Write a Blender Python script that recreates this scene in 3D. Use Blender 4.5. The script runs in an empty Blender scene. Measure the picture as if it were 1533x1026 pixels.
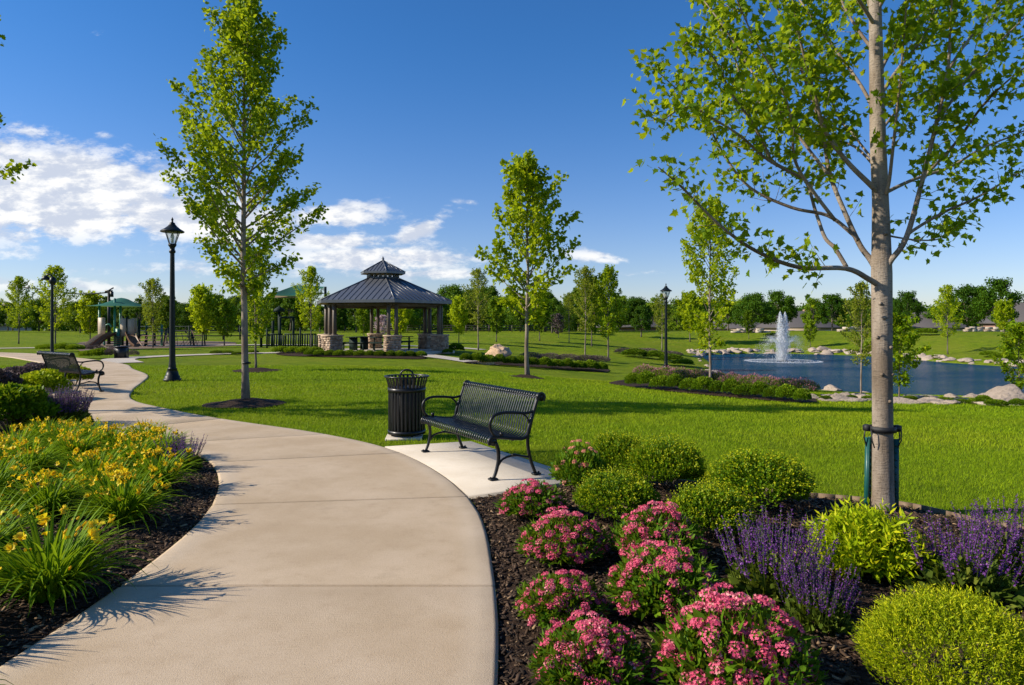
import bpy, math, random
import numpy as np
from mathutils import Vector, Matrix
from mathutils.geometry import delaunay_2d_cdt

random.seed(11)
rng = np.random.default_rng(11)
PI = math.pi
sc = bpy.context.scene
COL = sc.collection

# ------------------------------------------------------------------ camera constants
FPX, EYE, HZN, CXP = 1022.0, 1.6, 485.0, 766.5      # 24 mm lens, eye height, horizon row


def sm(a, b, x):
    t = np.clip((np.asarray(x, float) - a) / (b - a), 0, 1)
    return t * t * (3 - 2 * t)


def spline(pts, n=8, closed=False):
    p = np.array(pts, float)
    out = []
    m = len(p)
    segs = m if closed else m - 1
    for i in range(segs):
        if closed:
            a, b, c, d = p[(i - 1) % m], p[i], p[(i + 1) % m], p[(i + 2) % m]
        else:
            a, b, c, d = p[max(i - 1, 0)], p[i], p[i + 1], p[min(i + 2, m - 1)]
        for k in range(n):
            t = k / n
            out.append(.5 * (2 * b + (c - a) * t + (2 * a - 5 * b + 4 * c - d) * t * t + (3 * b - a - 3 * c + d) * t ** 3))
    if not closed:
        out.append(p[-1])
    return np.array(out)


def inside(poly, x, y):
    x = np.asarray(x, float); y = np.asarray(y, float)
    r = np.zeros(x.shape, bool)
    n = len(poly)
    for i in range(n):
        x0, y0 = poly[i]; x1, y1 = poly[(i + 1) % n]
        if y0 == y1:
            continue
        c = ((y0 > y) != (y1 > y)) & (x < (x1 - x0) * (y - y0) / (y1 - y0) + x0)
        r ^= c
    return r


def pdist(poly, x, y, closed=True):
    x = np.asarray(x, float); y = np.asarray(y, float)
    best = np.full(x.shape, 1e9)
    n = len(poly)
    for i in range(n if closed else n - 1):
        a = poly[i]; b = poly[(i + 1) % n]
        dx, dy = b[0] - a[0], b[1] - a[1]
        l2 = dx * dx + dy * dy + 1e-12
        t = np.clip(((x - a[0]) * dx + (y - a[1]) * dy) / l2, 0, 1)
        best = np.minimum(best, np.hypot(x - a[0] - t * dx, y - a[1] - t * dy))
    return best


# ------------------------------------------------------------------ terrain
POND = spline([(14.6, 33.2), (17.2, 31.2), (20.5, 30.2), (25, 29.4), (32, 28.5), (42, 29), (50, 34), (53, 42), (47, 49), (40, 52.5),
               (37.8, 58), (38, 66), (35.5, 73), (29, 76.5), (23, 75), (19.5, 71.5), (18, 65), (16.4, 58), (14.2, 50), (12.9, 43), (13.2, 37)], 6, True)
SHORE, WATER = -1.58, -1.74


def terrain(x, y):
    x = np.asarray(x, float); y = np.asarray(y, float)
    d = pdist(POND, x, y)
    ins = inside(POND, x, y)
    T = .55 * sm(48, 95, y) - 2.2 * sm(106, 121, y)
    W = 30 - 10 * sm(45, 70, y)
    k = sm(-7, 4, x)
    f = np.clip(1 - d / W, 0, 1) ** 1.7 * k
    z = T + (SHORE - T) * f
    return np.where(ins, SHORE - np.minimum(d * .4, 1.3), z)


def tz(x, y):
    return float(terrain(np.array([x]), np.array([y]))[0])


_D = np.geomspace(1.5, 420, 2500)


def P(px, py):
    """ground point seen at a picture position"""
    u = (px - CXP) / FPX; v = (HZN - py) / FPX
    zz = EYE + v * _D
    g = terrain(u * _D, _D)
    i = np.argmax(zz <= g)
    if zz[i] > g[i]:
        i = len(_D) - 1
    return Vector((u * _D[i], _D[i], float(g[i])))


def height_at(p, py):
    return EYE + (HZN - py) / FPX * p.y - p.z


# ------------------------------------------------------------------ mesh helpers
class G:
    """collects geometry for ONE mesh object"""

    def __init__(s):
        s.V = []; s.F = {}; s.A = []; s.n = 0

    def add(s, V, Fs, a=0.5):
        V = np.asarray(V, float).reshape(-1, 3)
        for f in (Fs if isinstance(Fs, list) else [Fs]):
            f = np.asarray(f, int)
            if f.size:
                s.F.setdefault(f.shape[1], []).append(f + s.n)
        s.V.append(V)
        a = np.asarray(a, float)
        s.A.append(np.full(len(V), float(a)) if a.ndim == 0 else a)
        s.n += len(V)
        return s

    def tube(s, pts, r, k=8, a=.5, cap=True):
        pts = np.asarray(pts, float); m = len(pts)
        r = np.full(m, float(r)) if np.ndim(r) == 0 else np.asarray(r, float)
        t = np.gradient(pts, axis=0)
        t /= np.linalg.norm(t, axis=1)[:, None] + 1e-9
        up = np.array([0, 0, 1.]) if abs(t[0, 2]) < .9 else np.array([0, 1., 0])
        n = np.cross(up, t[0]); n /= np.linalg.norm(n)
        V = []
        ang = np.arange(k) * 2 * PI / k
        for i in range(m):
            n = n - t[i] * np.dot(n, t[i]); n /= np.linalg.norm(n) + 1e-9
            b = np.cross(t[i], n)
            V.append(pts[i] + r[i] * (np.cos(ang)[:, None] * n + np.sin(ang)[:, None] * b))
        V = np.concatenate(V)
        i = np.arange(m - 1)[:, None] * k; j = np.arange(k)[None, :]; j2 = (j + 1) % k
        Q = np.stack([i + j, i + j2, i + k + j2, i + k + j], -1).reshape(-1, 4)
        Fs = [Q]
        if cap:
            Fs.append(np.arange(k)[::-1][None, :]); Fs.append((np.arange(k) + (m - 1) * k)[None, :])
        return s.add(V, Fs, a)

    def lathe(s, prof, k=20, a=.5, c=(0, 0, 0), ang0=0):
        prof = np.asarray(prof, float); m = len(prof)
        ang = ang0 + np.arange(k) * 2 * PI / k
        V = np.stack([prof[:, 0][:, None] * np.cos(ang), prof[:, 0][:, None] * np.sin(ang), np.repeat(prof[:, 1][:, None], k, 1)], -1).reshape(-1, 3) + np.array(c)
        i = np.arange(m - 1)[:, None] * k; j = np.arange(k)[None, :]; j2 = (j + 1) % k
        return s.add(V, [np.stack([i + j, i + j2, i + k + j2, i + k + j], -1).reshape(-1, 4)], a)

    def box(s, c, d, rz=0, a=.5, bev=0.0):
        hx, hy, hz = np.array(d) / 2
        if bev > 0:
            b = bev
            V = []
            for z, q in ((-hz, b), (-hz + b, 0), (hz - b, 0), (hz, b)):
                for x, y in ((-1, -1), (1, -1), (1, 1), (-1, 1)):
                    V.append((x * (hx - q), y * (hy - q), z))
            Q = [(3, 2, 1, 0), (12, 13, 14, 15)]
            for r in range(3):
                for i in range(4):
                    Q.append((r * 4 + i, r * 4 + (i + 1) % 4, r * 4 + 4 + (i + 1) % 4, r * 4 + 4 + i))
        else:
            V = [(x * hx, y * hy, z * hz) for z in (-1, 1) for x, y in ((-1, -1), (1, -1), (1, 1), (-1, 1))]
            Q = [(3, 2, 1, 0), (4, 5, 6, 7), (0, 1, 5, 4), (1, 2, 6, 5), (2, 3, 7, 6), (3, 0, 4, 7)]
        V = np.array(V)
        cs, sn = math.cos(rz), math.sin(rz)
        V = np.stack([V[:, 0] * cs - V[:, 1] * sn, V[:, 0] * sn + V[:, 1] * cs, V[:, 2]], -1) + np.array(c)
        return s.add(V, [np.array(Q)], a)

    def strip(s, prof, x, w, th, a=.5):
        """flat bar of width w, thickness th, following profile prof (y,z) at x"""
        prof = np.asarray(prof, float); m = len(prof)
        t = np.gradient(prof, axis=0); t /= np.linalg.norm(t, axis=1)[:, None]
        nn = np.stack([-t[:, 1], t[:, 0]], -1) * th / 2
        V = []
        for sx, sn in ((-1, -1), (1, -1), (1, 1), (-1, 1)):
            q = prof + nn * sn
            V.append(np.stack([np.full(m, x + sx * w / 2), q[:, 0], q[:, 1]], -1))
        V = np.stack(V, 1).reshape(-1, 3)
        i = np.arange(m - 1)[:, None] * 4; j = np.arange(4)[None, :]; j2 = (j + 1) % 4
        Q = np.stack([i + j, i + j2, i + 4 + j2, i + 4 + j], -1).reshape(-1, 4)
        Q = np.concatenate([Q, [[3, 2, 1, 0]], [[m * 4 - 4, m * 4 - 3, m * 4 - 2, m * 4 - 1]]])
        return s.add(V, [Q], a)

    def inst(s, tpl, pos, R, scl, a=None):
        TV, TF = tpl
        n, k = len(pos), len(TV)
        if n == 0:
            return s
        scl = np.asarray(scl, float)
        if scl.ndim == 1:
            scl = scl[:, None, None]
        V = np.einsum('nij,nkj->nki', R, TV[None] * scl) + np.asarray(pos)[:, None, :]
        if a is None:
            a = rng.random(n)
        F = (TF[None] + (np.arange(n) * k)[:, None, None]).reshape(-1, TF.shape[1])
        return s.add(V.reshape(-1, 3), [F], np.repeat(a, k))

    def build(s, name, mat, parent=None, smooth=False, loc=None):
        V = np.concatenate(s.V) if s.V else np.zeros((0, 3))
        me = bpy.data.meshes.new(name)
        tot, loops = [], []
        for k, fl in s.F.items():
            f = np.concatenate(fl)
            loops.append(f.reshape(-1)); tot.append(np.full(len(f), k))
        loops = np.concatenate(loops).astype(np.int32); tot = np.concatenate(tot).astype(np.int32)
        st = np.concatenate([[0], np.cumsum(tot)[:-1]]).astype(np.int32)
        me.vertices.add(len(V)); me.vertices.foreach_set('co', V.astype(np.float32).reshape(-1))
        me.loops.add(len(loops)); me.loops.foreach_set('vertex_index', loops)
        me.polygons.add(len(tot)); me.polygons.foreach_set('loop_start', st)
        try:
            me.polygons.foreach_set('loop_total', tot)
        except Exception:
            pass
        at = me.attributes.new('rnd', 'FLOAT', 'POINT')
        at.data.foreach_set('value', np.concatenate(s.A).astype(np.float32))
        me.update(calc_edges=True)
        me.validate()
        if smooth:
            me.polygons.foreach_set('use_smooth', np.ones(len(me.polygons), bool))
        if mat is not None:
            me.materials.append(mat)
        o = bpy.data.objects.new(name, me)
        COL.objects.link(o)
        if parent is not None:
            o.parent = parent
        if loc is not None:
            o.location = loc
        return o


def tag(o, label=None, cat=None, group=None, kind=None):
    if label: o['label'] = label
    if cat: o['category'] = cat
    if group: o['group'] = group
    if kind: o['kind'] = kind
    return o


def empty(name, label, cat, loc=(0, 0, 0), rz=0, group=None, s=1.0):
    o = bpy.data.objects.new(name, None)
    o.empty_display_size = .2
    COL.objects.link(o)
    o.location = loc; o.rotation_euler = (0, 0, rz)
    o.scale = (s, s, s) if np.ndim(s) == 0 else s
    return tag(o, label, cat, group)


def dup(root, label, loc, rz=0, s=1.0, group=None):
    r = root.copy(); COL.objects.link(r)
    r.location = loc; r.rotation_euler = (0, 0, rz)
    r.scale = (s, s, s) if np.ndim(s) == 0 else s
    r['label'] = label
    if group: r['group'] = group
    for ch in list(root.children):
        c = ch.copy(); COL.objects.link(c); c.parent = r
        for g in list(ch.children):
            d = g.copy(); COL.objects.link(d); d.parent = c
    return r


def norm(v):
    return v / (np.linalg.norm(v, axis=-1, keepdims=True) + 1e-9)


def frames(axis, nrm):
    """n frames: local y along axis, local z near nrm"""
    y = norm(axis); x = norm(np.cross(y, nrm)); z = np.cross(x, y)
    return np.stack([x, y, z], -1)


def rdir(n):
    return norm(rng.normal(size=(n, 3)))


# ------------------------------------------------------------------ materials
def newmat(name):
    m = bpy.data.materials.new(name); m.use_nodes = True
    nt = m.node_tree
    for n in list(nt.nodes): nt.nodes.remove(n)
    out = nt.nodes.new('ShaderNodeOutputMaterial')
    return m, nt, out


class NT:
    def __init__(s, nt): s.nt = nt; s.n = nt.nodes; s.l = nt.links

    def new(s, t, **k):
        n = s.n.new(t)
        for a, b in k.items(): setattr(n, a, b)
        return n

    def put(s, sock, v):
        if isinstance(v, bpy.types.NodeSocket): s.l.new(v, sock)
        elif v is not None: sock.default_value = v

    def math(s, op, a, b=None, c=None, clamp=False):
        n = s.new('ShaderNodeMath', operation=op, use_clamp=clamp)
        s.put(n.inputs[0], a)
        if b is not None: s.put(n.inputs[1], b)
        if c is not None: s.put(n.inputs[2], c)
        return n.outputs[0]

    def mix(s, f, a, b, mode='MIX'):
        n = s.new('ShaderNodeMix', data_type='RGBA', blend_type=mode)
        s.put(n.inputs[0], f)
        s.put(n.inputs[6], (*a, 1) if isinstance(a, tuple) and len(a) == 3 else a)
        s.put(n.inputs[7], (*b, 1) if isinstance(b, tuple) and len(b) == 3 else b)
        return n.outputs[2]

    def noise(s, vec, scale, detail=4, rough=.55, out=0):
        n = s.new('ShaderNodeTexNoise')
        if vec is not None: s.l.new(vec, n.inputs['Vector'])
        n.inputs['Scale'].default_value = scale; n.inputs['Detail'].default_value = detail; n.inputs['Roughness'].default_value = rough
        return n.outputs[out]

    def ramp(s, f, a, b, c0=0., c1=1.):
        n = s.new('ShaderNodeMapRange', interpolation_type='SMOOTHSTEP')
        s.put(n.inputs[0], f); n.inputs[1].default_value = a; n.inputs[2].default_value = b
        n.inputs[3].default_value = c0; n.inputs[4].default_value = c1
        return n.outputs[0]

    def attr(s, name='rnd'):
        return s.new('ShaderNodeAttribute', attribute_name=name).outputs['Fac']

    def obj(s):
        return s.new('ShaderNodeTexCoord').outputs['Object']

    def scaled(s, vec, v):
        n = s.new('ShaderNodeVectorMath', operation='MULTIPLY'); s.l.new(vec, n.inputs[0]); n.inputs[1].default_value = v
        return n.outputs[0]

    def bump(s, h, st=.3, dist=.02):
        n = s.new('ShaderNodeBump'); s.l.new(h, n.inputs['Height']); n.inputs['Strength'].default_value = st; n.inputs['Distance'].default_value = dist
        return n.outputs[0]

    def bsdf(s, col, rough=.6, metal=0., spec=.5, nrm=None, **k):
        n = s.new('ShaderNodeBsdfPrincipled')
        s.put(n.inputs['Base Color'], (*col, 1) if isinstance(col, tuple) and len(col) == 3 else col)
        s.put(n.inputs['Roughness'], rough); n.inputs['Metallic'].default_value = metal
        n.inputs['Specular IOR Level'].default_value = spec
        if nrm is not None: s.l.new(nrm, n.inputs['Normal'])
        for a, b in k.items(): s.put(n.inputs[a], b)
        return n.outputs[0]


def plain(name, col, rough=.5, metal=0., spec=.5, var=.12, sc_=6., bump=0., bs=60.):
    m, nt, out = newmat(name); N = NT(nt)
    o = N.obj()
    f = N.noise(o, sc_, 5)
    c = N.mix(f, tuple(x * (1 - var) for x in col), tuple(min(1, x * (1 + var)) for x in col))
    nb = N.bump(N.noise(o, bs, 4), bump, .01) if bump else None
    r = N.ramp(N.noise(o, sc_ * 3, 3), .3, .7, max(.02, rough - .08), rough + .08)
    nt.links.new(N.bsdf(c, r, metal, spec, nb), out.inputs[0])
    return m


def leafmat(name, c0, c1, c2=None, trans=.35, rough=.45, objvar=.25, tip=None):
    """c0..c1(..c2) by the random value each leaf carries; light passes through the blade"""
    m, nt, out = newmat(name); N = NT(nt)
    a = N.attr()
    if c1[1] > c1[0] * 1.02 and c1[1] > c1[2] * 2:
        c0, c1, c2 = [q and (min(.55, q[0] * 1.48), min(.55, q[1] * 1.45), q[2] * .4) for q in (c0, c1, c2)]
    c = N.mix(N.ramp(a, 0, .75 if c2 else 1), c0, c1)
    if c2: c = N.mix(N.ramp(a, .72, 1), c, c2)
    oi = N.new('ShaderNodeObjectInfo').outputs['Random']
    hs = N.new('ShaderNodeHueSaturation'); N.put(hs.inputs['Color'], c)
    hs.inputs['Hue'].default_value = .5
    N.put(hs.inputs['Value'], N.ramp(oi, 0, 1, 1 - objvar, 1 + objvar))
    N.put(hs.inputs['Hue'], N.ramp(oi, 0, 1, .5 + objvar * .03, .5 - objvar * .03))
    c = hs.outputs[0]
    b = N.bsdf(c, rough + .08, 0, .12)
    t = N.new('ShaderNodeBsdfTranslucent')
    N.put(t.inputs[0], N.mix(.5 if trans > .4 else .35, c, (.72, .80, .02) if trans > .4 else (.46, .58, .02)) if trans > .2 and c1[1] > c1[0] else c)
    mx = N.new('ShaderNodeMixShader'); mx.inputs[0].default_value = trans
    nt.links.new(b, mx.inputs[1]); nt.links.new(t.outputs[0], mx.inputs[2])
    nt.links.new(mx.outputs[0], out.inputs[0])
    return m


def mat_lawn():
    m, nt, out = newmat('lawn_turf'); N = NT(nt)
    o = N.obj()
    big = N.noise(o, .22, 4, .6); mid = N.noise(o, 1.6, 5, .6)
    fine = N.noise(o, 24, 4, .7)
    c = N.mix(N.ramp(mid, .3, .7), (.105, .165, .007), (.215, .285, .011))
    c = N.mix(N.ramp(big, .42, .68, 0, .7), c, (.225, .245, .022))
    c = N.mix(N.ramp(N.noise(o, .09, 5, .62), .52, .68, 0, .5), c, (.075, .120, .010))
    c = N.mix(N.ramp(fine, .35, .7, 0, .5), c, (.075, .125, .004))
    nb = N.bump(N.noise(N.scaled(o, (1, 1, 1)), 55, 3, .7), .9, .05)
    nt.links.new(N.bsdf(c, .9, 0, .05, nb), out.inputs[0])
    return m


def mat_grass():
    m, nt, out = newmat('grass_blades'); N = NT(nt)
    a = N.attr(); o = N.obj()
    big = N.noise(o, .22, 4, .6); mid = N.noise(o, 1.6, 5, .6)
    c = N.mix(a, (.130, .240, .004), (.350, .470, .008))
    c = N.mix(N.ramp(N.noise(o, .35, 5, .65), .52, .66, 0, .42), c, (.105, .185, .006))
    c = N.mix(N.ramp(big, .40, .66, 0, .5), c, (.40, .45, .012))
    c = N.mix(N.ramp(mid, .50, .72, 0, .6), c, (.11, .20, .005))
    c = N.mix(N.ramp(N.noise(o, 5, 4, .6), .55, .75, 0, .45), c, (.09, .15, .005))
    b = N.bsdf(c, .6, 0, .12)
    t = N.new('ShaderNodeBsdfTranslucent'); N.put(t.inputs[0], N.mix(.3, c, (.3, .4, .02)))
    mx = N.new('ShaderNodeMixShader'); mx.inputs[0].default_value = .35
    nt.links.new(b, mx.inputs[1]); nt.links.new(t.outputs[0], mx.inputs[2]); nt.links.new(mx.outputs[0], out.inputs[0])
    return m


def mat_concrete(name, ca, cb, cs):
    m, nt, out = newmat(name); N = NT(nt)
    o = N.obj()
    n1 = N.noise(o, .9, 6, .62); n2 = N.noise(o, 7, 5, .6); n3 = N.noise(o, 190, 2, .6)
    br = N.noise(N.scaled(o, (9, 160, 1)), 1, 3, .6)
    c = N.mix(N.ramp(n1, .32, .7), ca, cb)
    c = N.mix(N.ramp(n2, .52, .78, 0, .45), c, cs)
    c = N.mix(N.ramp(n3, .55, .72, 0, .42), c, (.17, .13, .09))
    st = N.noise(o, 2.3, 7, .72)
    c = N.mix(N.ramp(st, .56, .72, 0, .35), c, tuple(q * .72 for q in ca))
    c = N.mix(N.ramp(br, .5, .75, 0, .16), c, tuple(q * .6 for q in ca))
    c = N.mix(N.ramp(n3, .30, .42, .25, 0), c, (.62, .56, .46))
    c = N.mix(N.ramp(N.attr(), .6, 1, 0, .16), c, (.60, .54, .45))
    pits = N.new('ShaderNodeTexVoronoi'); nt.links.new(o, pits.inputs['Vector']); pits.inputs['Scale'].default_value = 16
    c = N.mix(N.ramp(pits.outputs['Distance'], .03, .07, .5, 0), c, (.13, .11, .09))
    h = N.math('ADD', N.math('MULTIPLY', n3, .5), N.math('MULTIPLY', br, .5))
    nt.links.new(N.bsdf(c, .82, 0, .25, N.bump(h, .55, .008)), out.inputs[0])
    return m


def mat_mulch():
    m, nt, out = newmat('mulch_soil'); N = NT(nt)
    o = N.obj()
    n1 = N.noise(o, 30, 5, .7); n2 = N.noise(o, 3, 4)
    c = N.mix(N.ramp(n1, .3, .75), (.016, .009, .005), (.075, .041, .022))
    c = N.mix(N.ramp(n2, .5, .8, 0, .4), c, (.04, .026, .018))
    nt.links.new(N.bsdf(c, .9, 0, .2, N.bump(n1, .9, .05)), out.inputs[0])
    return m


def mat_chips():
    m, nt, out = newmat('bark_chips'); N = NT(nt)
    a = N.attr()
    c = N.mix(N.ramp(a, 0, .8), (.020, .012, .007), (.090, .054, .031))
    c = N.mix(N.ramp(a, .86, 1), c, (.36, .24, .13))
    nt.links.new(N.bsdf(c, .8, 0, .25), out.inputs[0])
    return m


def mat_bark(name, ca, cb, cd):
    m, nt, out = newmat(name); N = NT(nt)
    o = N.obj()
    n1 = N.noise(N.scaled(o, (14, 14, 3)), 1, 6, .65); n2 = N.noise(N.scaled(o, (3, 3, 1.2)), 1, 4)
    n3 = N.noise(N.scaled(o, (22, 22, 90)), 1, 4, .65)
    c = N.mix(N.ramp(n2, .35, .65), ca, cb)
    c = N.mix(N.ramp(n1, .52, .75, 0, .75), c, cd)
    c = N.mix(N.ramp(n3, .54, .70, 0, .65), c, cd)
    n4 = N.noise(N.scaled(o, (5, 5, 1.6)), 1, 5, .7)
    c = N.mix(N.ramp(n4, .58, .68, 0, .6), c, (ca[0] * .62, ca[1] * .48, ca[2] * .36))
    n5 = N.noise(o, 150, 3, .6)
    c = N.mix(N.ramp(n5, .52, .70, 0, .45), c, cd)
    h = N.math('ADD', n1, N.math('MULTIPLY', n3, .6))
    nt.links.new(N.bsdf(c, .85, 0, .2, N.bump(h, .9, .014)), out.inputs[0])
    return m


def mat_stone(name, ca, cb, cc, scale=5., bump=.8):
    m, nt, out = newmat(name); N = NT(nt)
    o = N.obj()
    n1 = N.noise(o, scale, 7, .62); n2 = N.noise(N.scaled(o, (1, 1, 3.2)), scale * .5, 5, .6)
    a = N.attr()
    c = N.mix(N.ramp(a, 0, 1), ca, cb)
    c = N.mix(N.ramp(n1, .45, .75, 0, .7), c, cc)
    c = N.mix(N.ramp(n2, .55, .72, 0, .5), c, tuple(x * .45 for x in ca))
    nt.links.new(N.bsdf(c, .85, 0, .25, N.bump(n1, bump, .06)), out.inputs[0])
    return m


def mat_water():
    m, nt, out = newmat('pond_surface'); N = NT(nt)
    o = N.obj()
    w = N.noise(N.scaled(o, (.55, 1.1, 1)), 3.2, 4, .6)
    w2 = N.noise(N.scaled(o, (.4, 1, 1)), 7., 4, .65)
    calm = N.ramp(N.noise(N.scaled(o, (.05, .11, 1)), 1, 3), .38, .62, .25, 1)
    h = N.math('MULTIPLY', N.math('ADD', w, N.math('MULTIPLY', w2, .6)), calm)
    nb = N.bump(h, 1., .30)
    d = N.new('ShaderNodeBsdfDiffuse'); d.inputs[0].default_value = (.004, .042, .088, 1)
    gl = N.new('ShaderNodeBsdfGlossy'); gl.inputs['Roughness'].default_value = .08; nt.links.new(nb, gl.inputs['Normal'])
    fr = N.new('ShaderNodeFresnel'); fr.inputs[0].default_value = 1.33; nt.links.new(nb, fr.inputs['Normal'])
    mx = N.new('ShaderNodeMixShader'); N.put(mx.inputs[0], N.ramp(fr.outputs[0], 0, 1, .02, .60))
    nt.links.new(d.outputs[0], mx.inputs[1]); nt.links.new(gl.outputs[0], mx.inputs[2]); nt.links.new(mx.outputs[0], out.inputs[0])
    return m


def mat_glass(name):
    m, nt, out = newmat(name); N = NT(nt)
    t = N.new('ShaderNodeBsdfTransparent'); t.inputs[0].default_value = (.93, .95, .95, 1)
    g = N.bsdf((.75, .78, .75), .2, 0, .6)
    mx = N.new('ShaderNodeMixShader')
    lw = N.new('ShaderNodeLayerWeight'); lw.inputs[0].default_value = .35
    N.put(mx.inputs[0], N.ramp(lw.outputs[1], 0, 1, .18, .7))
    nt.links.new(t.outputs[0], mx.inputs[1]); nt.links.new(g, mx.inputs[2]); nt.links.new(mx.outputs[0], out.inputs[0])
    return m


def mat_spray():
    m, nt, out = newmat('water_spray'); N = NT(nt)
    d = N.new('ShaderNodeBsdfDiffuse'); d.inputs[0].default_value = (.92, .94, .96, 1)
    t = N.new('ShaderNodeBsdfTranslucent'); t.inputs[0].default_value = (.92, .94, .96, 1)
    a = N.new('ShaderNodeMixShader'); a.inputs[0].default_value = .5
    nt.links.new(d.outputs[0], a.inputs[1]); nt.links.new(t.outputs[0], a.inputs[2])
    tr = N.new('ShaderNodeBsdfTransparent')
    mx = N.new('ShaderNodeMixShader'); N.put(mx.inputs[0], N.ramp(N.attr(), 0, 1, .4, 1.0))
    nt.links.new(tr.outputs[0], mx.inputs[1]); nt.links.new(a.outputs[0], mx.inputs[2]); nt.links.new(mx.outputs[0], out.inputs[0])
    return m


def mat_floret(name, c0, c1, c2, trans=.25):
    m, nt, out = newmat(name); N = NT(nt)
    a = N.attr()
    c = N.mix(N.ramp(a, 0, .6), c0, c1)
    c = N.mix(N.ramp(a, .72, 1), c, c2)
    b = N.bsdf(c, .55, 0, .25)
    t = N.new('ShaderNodeBsdfTranslucent'); N.put(t.inputs[0], c)
    mx = N.new('ShaderNodeMixShader'); mx.inputs[0].default_value = trans
    nt.links.new(b, mx.inputs[1]); nt.links.new(t.outputs[0], mx.inputs[2]); nt.links.new(mx.outputs[0], out.inputs[0])
    return m


M = dict(
    lawn=mat_lawn(), grass=mat_grass(), mulch=mat_mulch(), chips=mat_chips(), water=mat_water(), spray=mat_spray(), glass=mat_glass('lantern_glass'),
    concrete=mat_concrete('path_concrete', (.45, .335, .212), (.56, .435, .300), (.39, .28, .175)),
    pad=mat_concrete('pad_concrete', (.47, .41, .33), (.56, .50, .42), (.43, .36, .28)),
    bark=mat_bark('smooth_bark', (.19, .145, .105), (.36, .30, .24), (.075, .058, .042)),
    bark_dark=mat_bark('grey_bark', (.13, .105, .08), (.21, .18, .145), (.055, .043, .032)),
    black=plain('black_metal', (.0055, .006, .007), .38, .0, .4, .2),
    navy=plain('coated_steel', (.007, .010, .015), .33, 0., .45, .15, 3.),
    lampm=plain('lamp_metal', (.005, .009, .009), .45, 0., .3, .2),
    green=plain('green_stake_metal', (.010, .085, .075), .42, 0, .5, .2, 8.),
    strap=plain('rubber_strap', (.012, .012, .013), .6),
    roof=plain('standing_seam_metal', (.128, .134, .146), .36, .35, .5, .10, 1.2),
    cream=plain('beam_paint', (.30, .22, .14), .6), post=plain('dark_timber', (.100, .078, .056), .55, 0, .4, .2),
    soffit=plain('soffit_board', (.33, .25, .16), .7, 0, .3, .15),
    rockp=mat_stone('pale_limestone', (.40, .32, .25), (.58, .50, .41), (.20, .16, .12), 7., 1.),
    rockt=mat_stone('tan_boulder', (.50, .34, .21), (.58, .41, .27), (.28, .18, .11), 3., .6),
    ledge=mat_stone('ledge_stone', (.25, .17, .11), (.50, .38, .27), (.36, .25, .17), 9., .6),
    play_green=plain('green_plastic', (.012, .16, .11), .45), play_tan=plain('tan_plastic', (.42, .34, .25), .5),
    play_dark=plain('dark_green_post', (.010, .024, .020), .7, 0, .2), play_brown=plain('brown_plastic', (.14, .075, .04), .5),
    sail=leafmat('shade_cloth', (.03, .15, .12), (.04, .18, .14), None, .3, .7, 0), sailtan=plain('tan_cloth', (.34, .24, .14), .8),
    wall=plain('house_siding', (.46, .38, .30), .8), wallb=plain('house_brick', (.30, .18, .13), .85, 0, .3, .25, 20.),
    shingle=plain('roof_shingle', (.125, .112, .105), .85, 0, .2, .25, 8., .5, 20.), trim=plain('white_trim', (.7, .69, .66), .5),
    pane=plain('window_pane', (.02, .026, .032), .08, 0, .6), edging=plain('edging_steel', (.17, .115, .07), .7, .2),
    gravel=plain('playground_bark', (.17, .12, .085), .9, 0, .2, .3, 5., .5, 30.),
)
L = dict(
    maple=leafmat('maple_leaf', (.055, .120, .006), (.150, .235, .012), (.25, .32, .02), .50),
    young=leafmat('young_leaf', (.050, .110, .008), (.125, .20, .013), (.21, .26, .02), .44, .45, .12),
    bright=leafmat('bright_leaf', (.10, .165, .007), (.215, .28, .012), (.30, .34, .025), .46, .45, .12),
    olive=leafmat('olive_leaf', (.085, .120, .025), (.19, .22, .06), (.27, .28, .10), .38, .5, .12),
    dark=leafmat('dark_leaf', (.018, .055, .007), (.052, .115, .013), (.09, .155, .018), .22, .5, .35),
    mid=leafmat('mid_leaf', (.045, .100, .010), (.105, .170, .016), (.17, .22, .02), .3, .5, .3),
    pinkish=leafmat('blossom_leaf', (.42, .29, .30), (.62, .48, .48), (.72, .60, .58), .3, .6, .1),
    box=leafmat('boxwood_leaf', (.018, .062, .005), (.072, .140, .010), (.25, .27, .02), .28, .4, .15),
    gold=leafmat('golden_leaf', (.085, .130, .008), (.195, .255, .012), (.46, .42, .03), .30, .45, .1),
    lime=leafmat('lime_leaf', (.11, .18, .008), (.26, .34, .015), (.38, .44, .03), .38, .45, .05),
    lily=leafmat('lily_leaf', (.045, .125, .008), (.135, .235, .016), (.29, .36, .03), .36, .5, .15),
    forb=leafmat('forb_leaf', (.025, .075, .010), (.070, .140, .018), (.14, .19, .03), .25, .5, .15),
    sage=leafmat('sage_leaf', (.035, .060, .022), (.080, .115, .045), (.13, .15, .07), .22, .6, .15),
    hedge=leafmat('hedge_leaf', (.020, .058, .006), (.060, .120, .010), (.15, .19, .018), .25, .45, .25),
    dusk=leafmat('purple_shrub_leaf', (.050, .060, .030), (.13, .095, .095), (.24, .16, .17), .2, .6, .2),
)
FL = dict(
    pink=mat_floret('pink_florets', (.60, .05, .135), (.77, .14, .235), (.87, .46, .40)),
    coral=mat_floret('coral_florets', (.62, .17, .12), (.74, .30, .22), (.72, .45, .16)),
    purple=mat_floret('purple_florets', (.085, .020, .14), (.19, .055, .29), (.33, .15, .42)),
    yellow=mat_floret('yellow_petals', (.86, .52, .008), (.90, .68, .014), (.93, .78, .05), .4),
    mauve=mat_floret('mauve_florets', (.10, .05, .13), (.20, .10, .24), (.34, .20, .36)),
    rose=mat_floret('rose_florets', (.26, .09, .12), (.40, .16, .20), (.55, .30, .30)),
)

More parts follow.
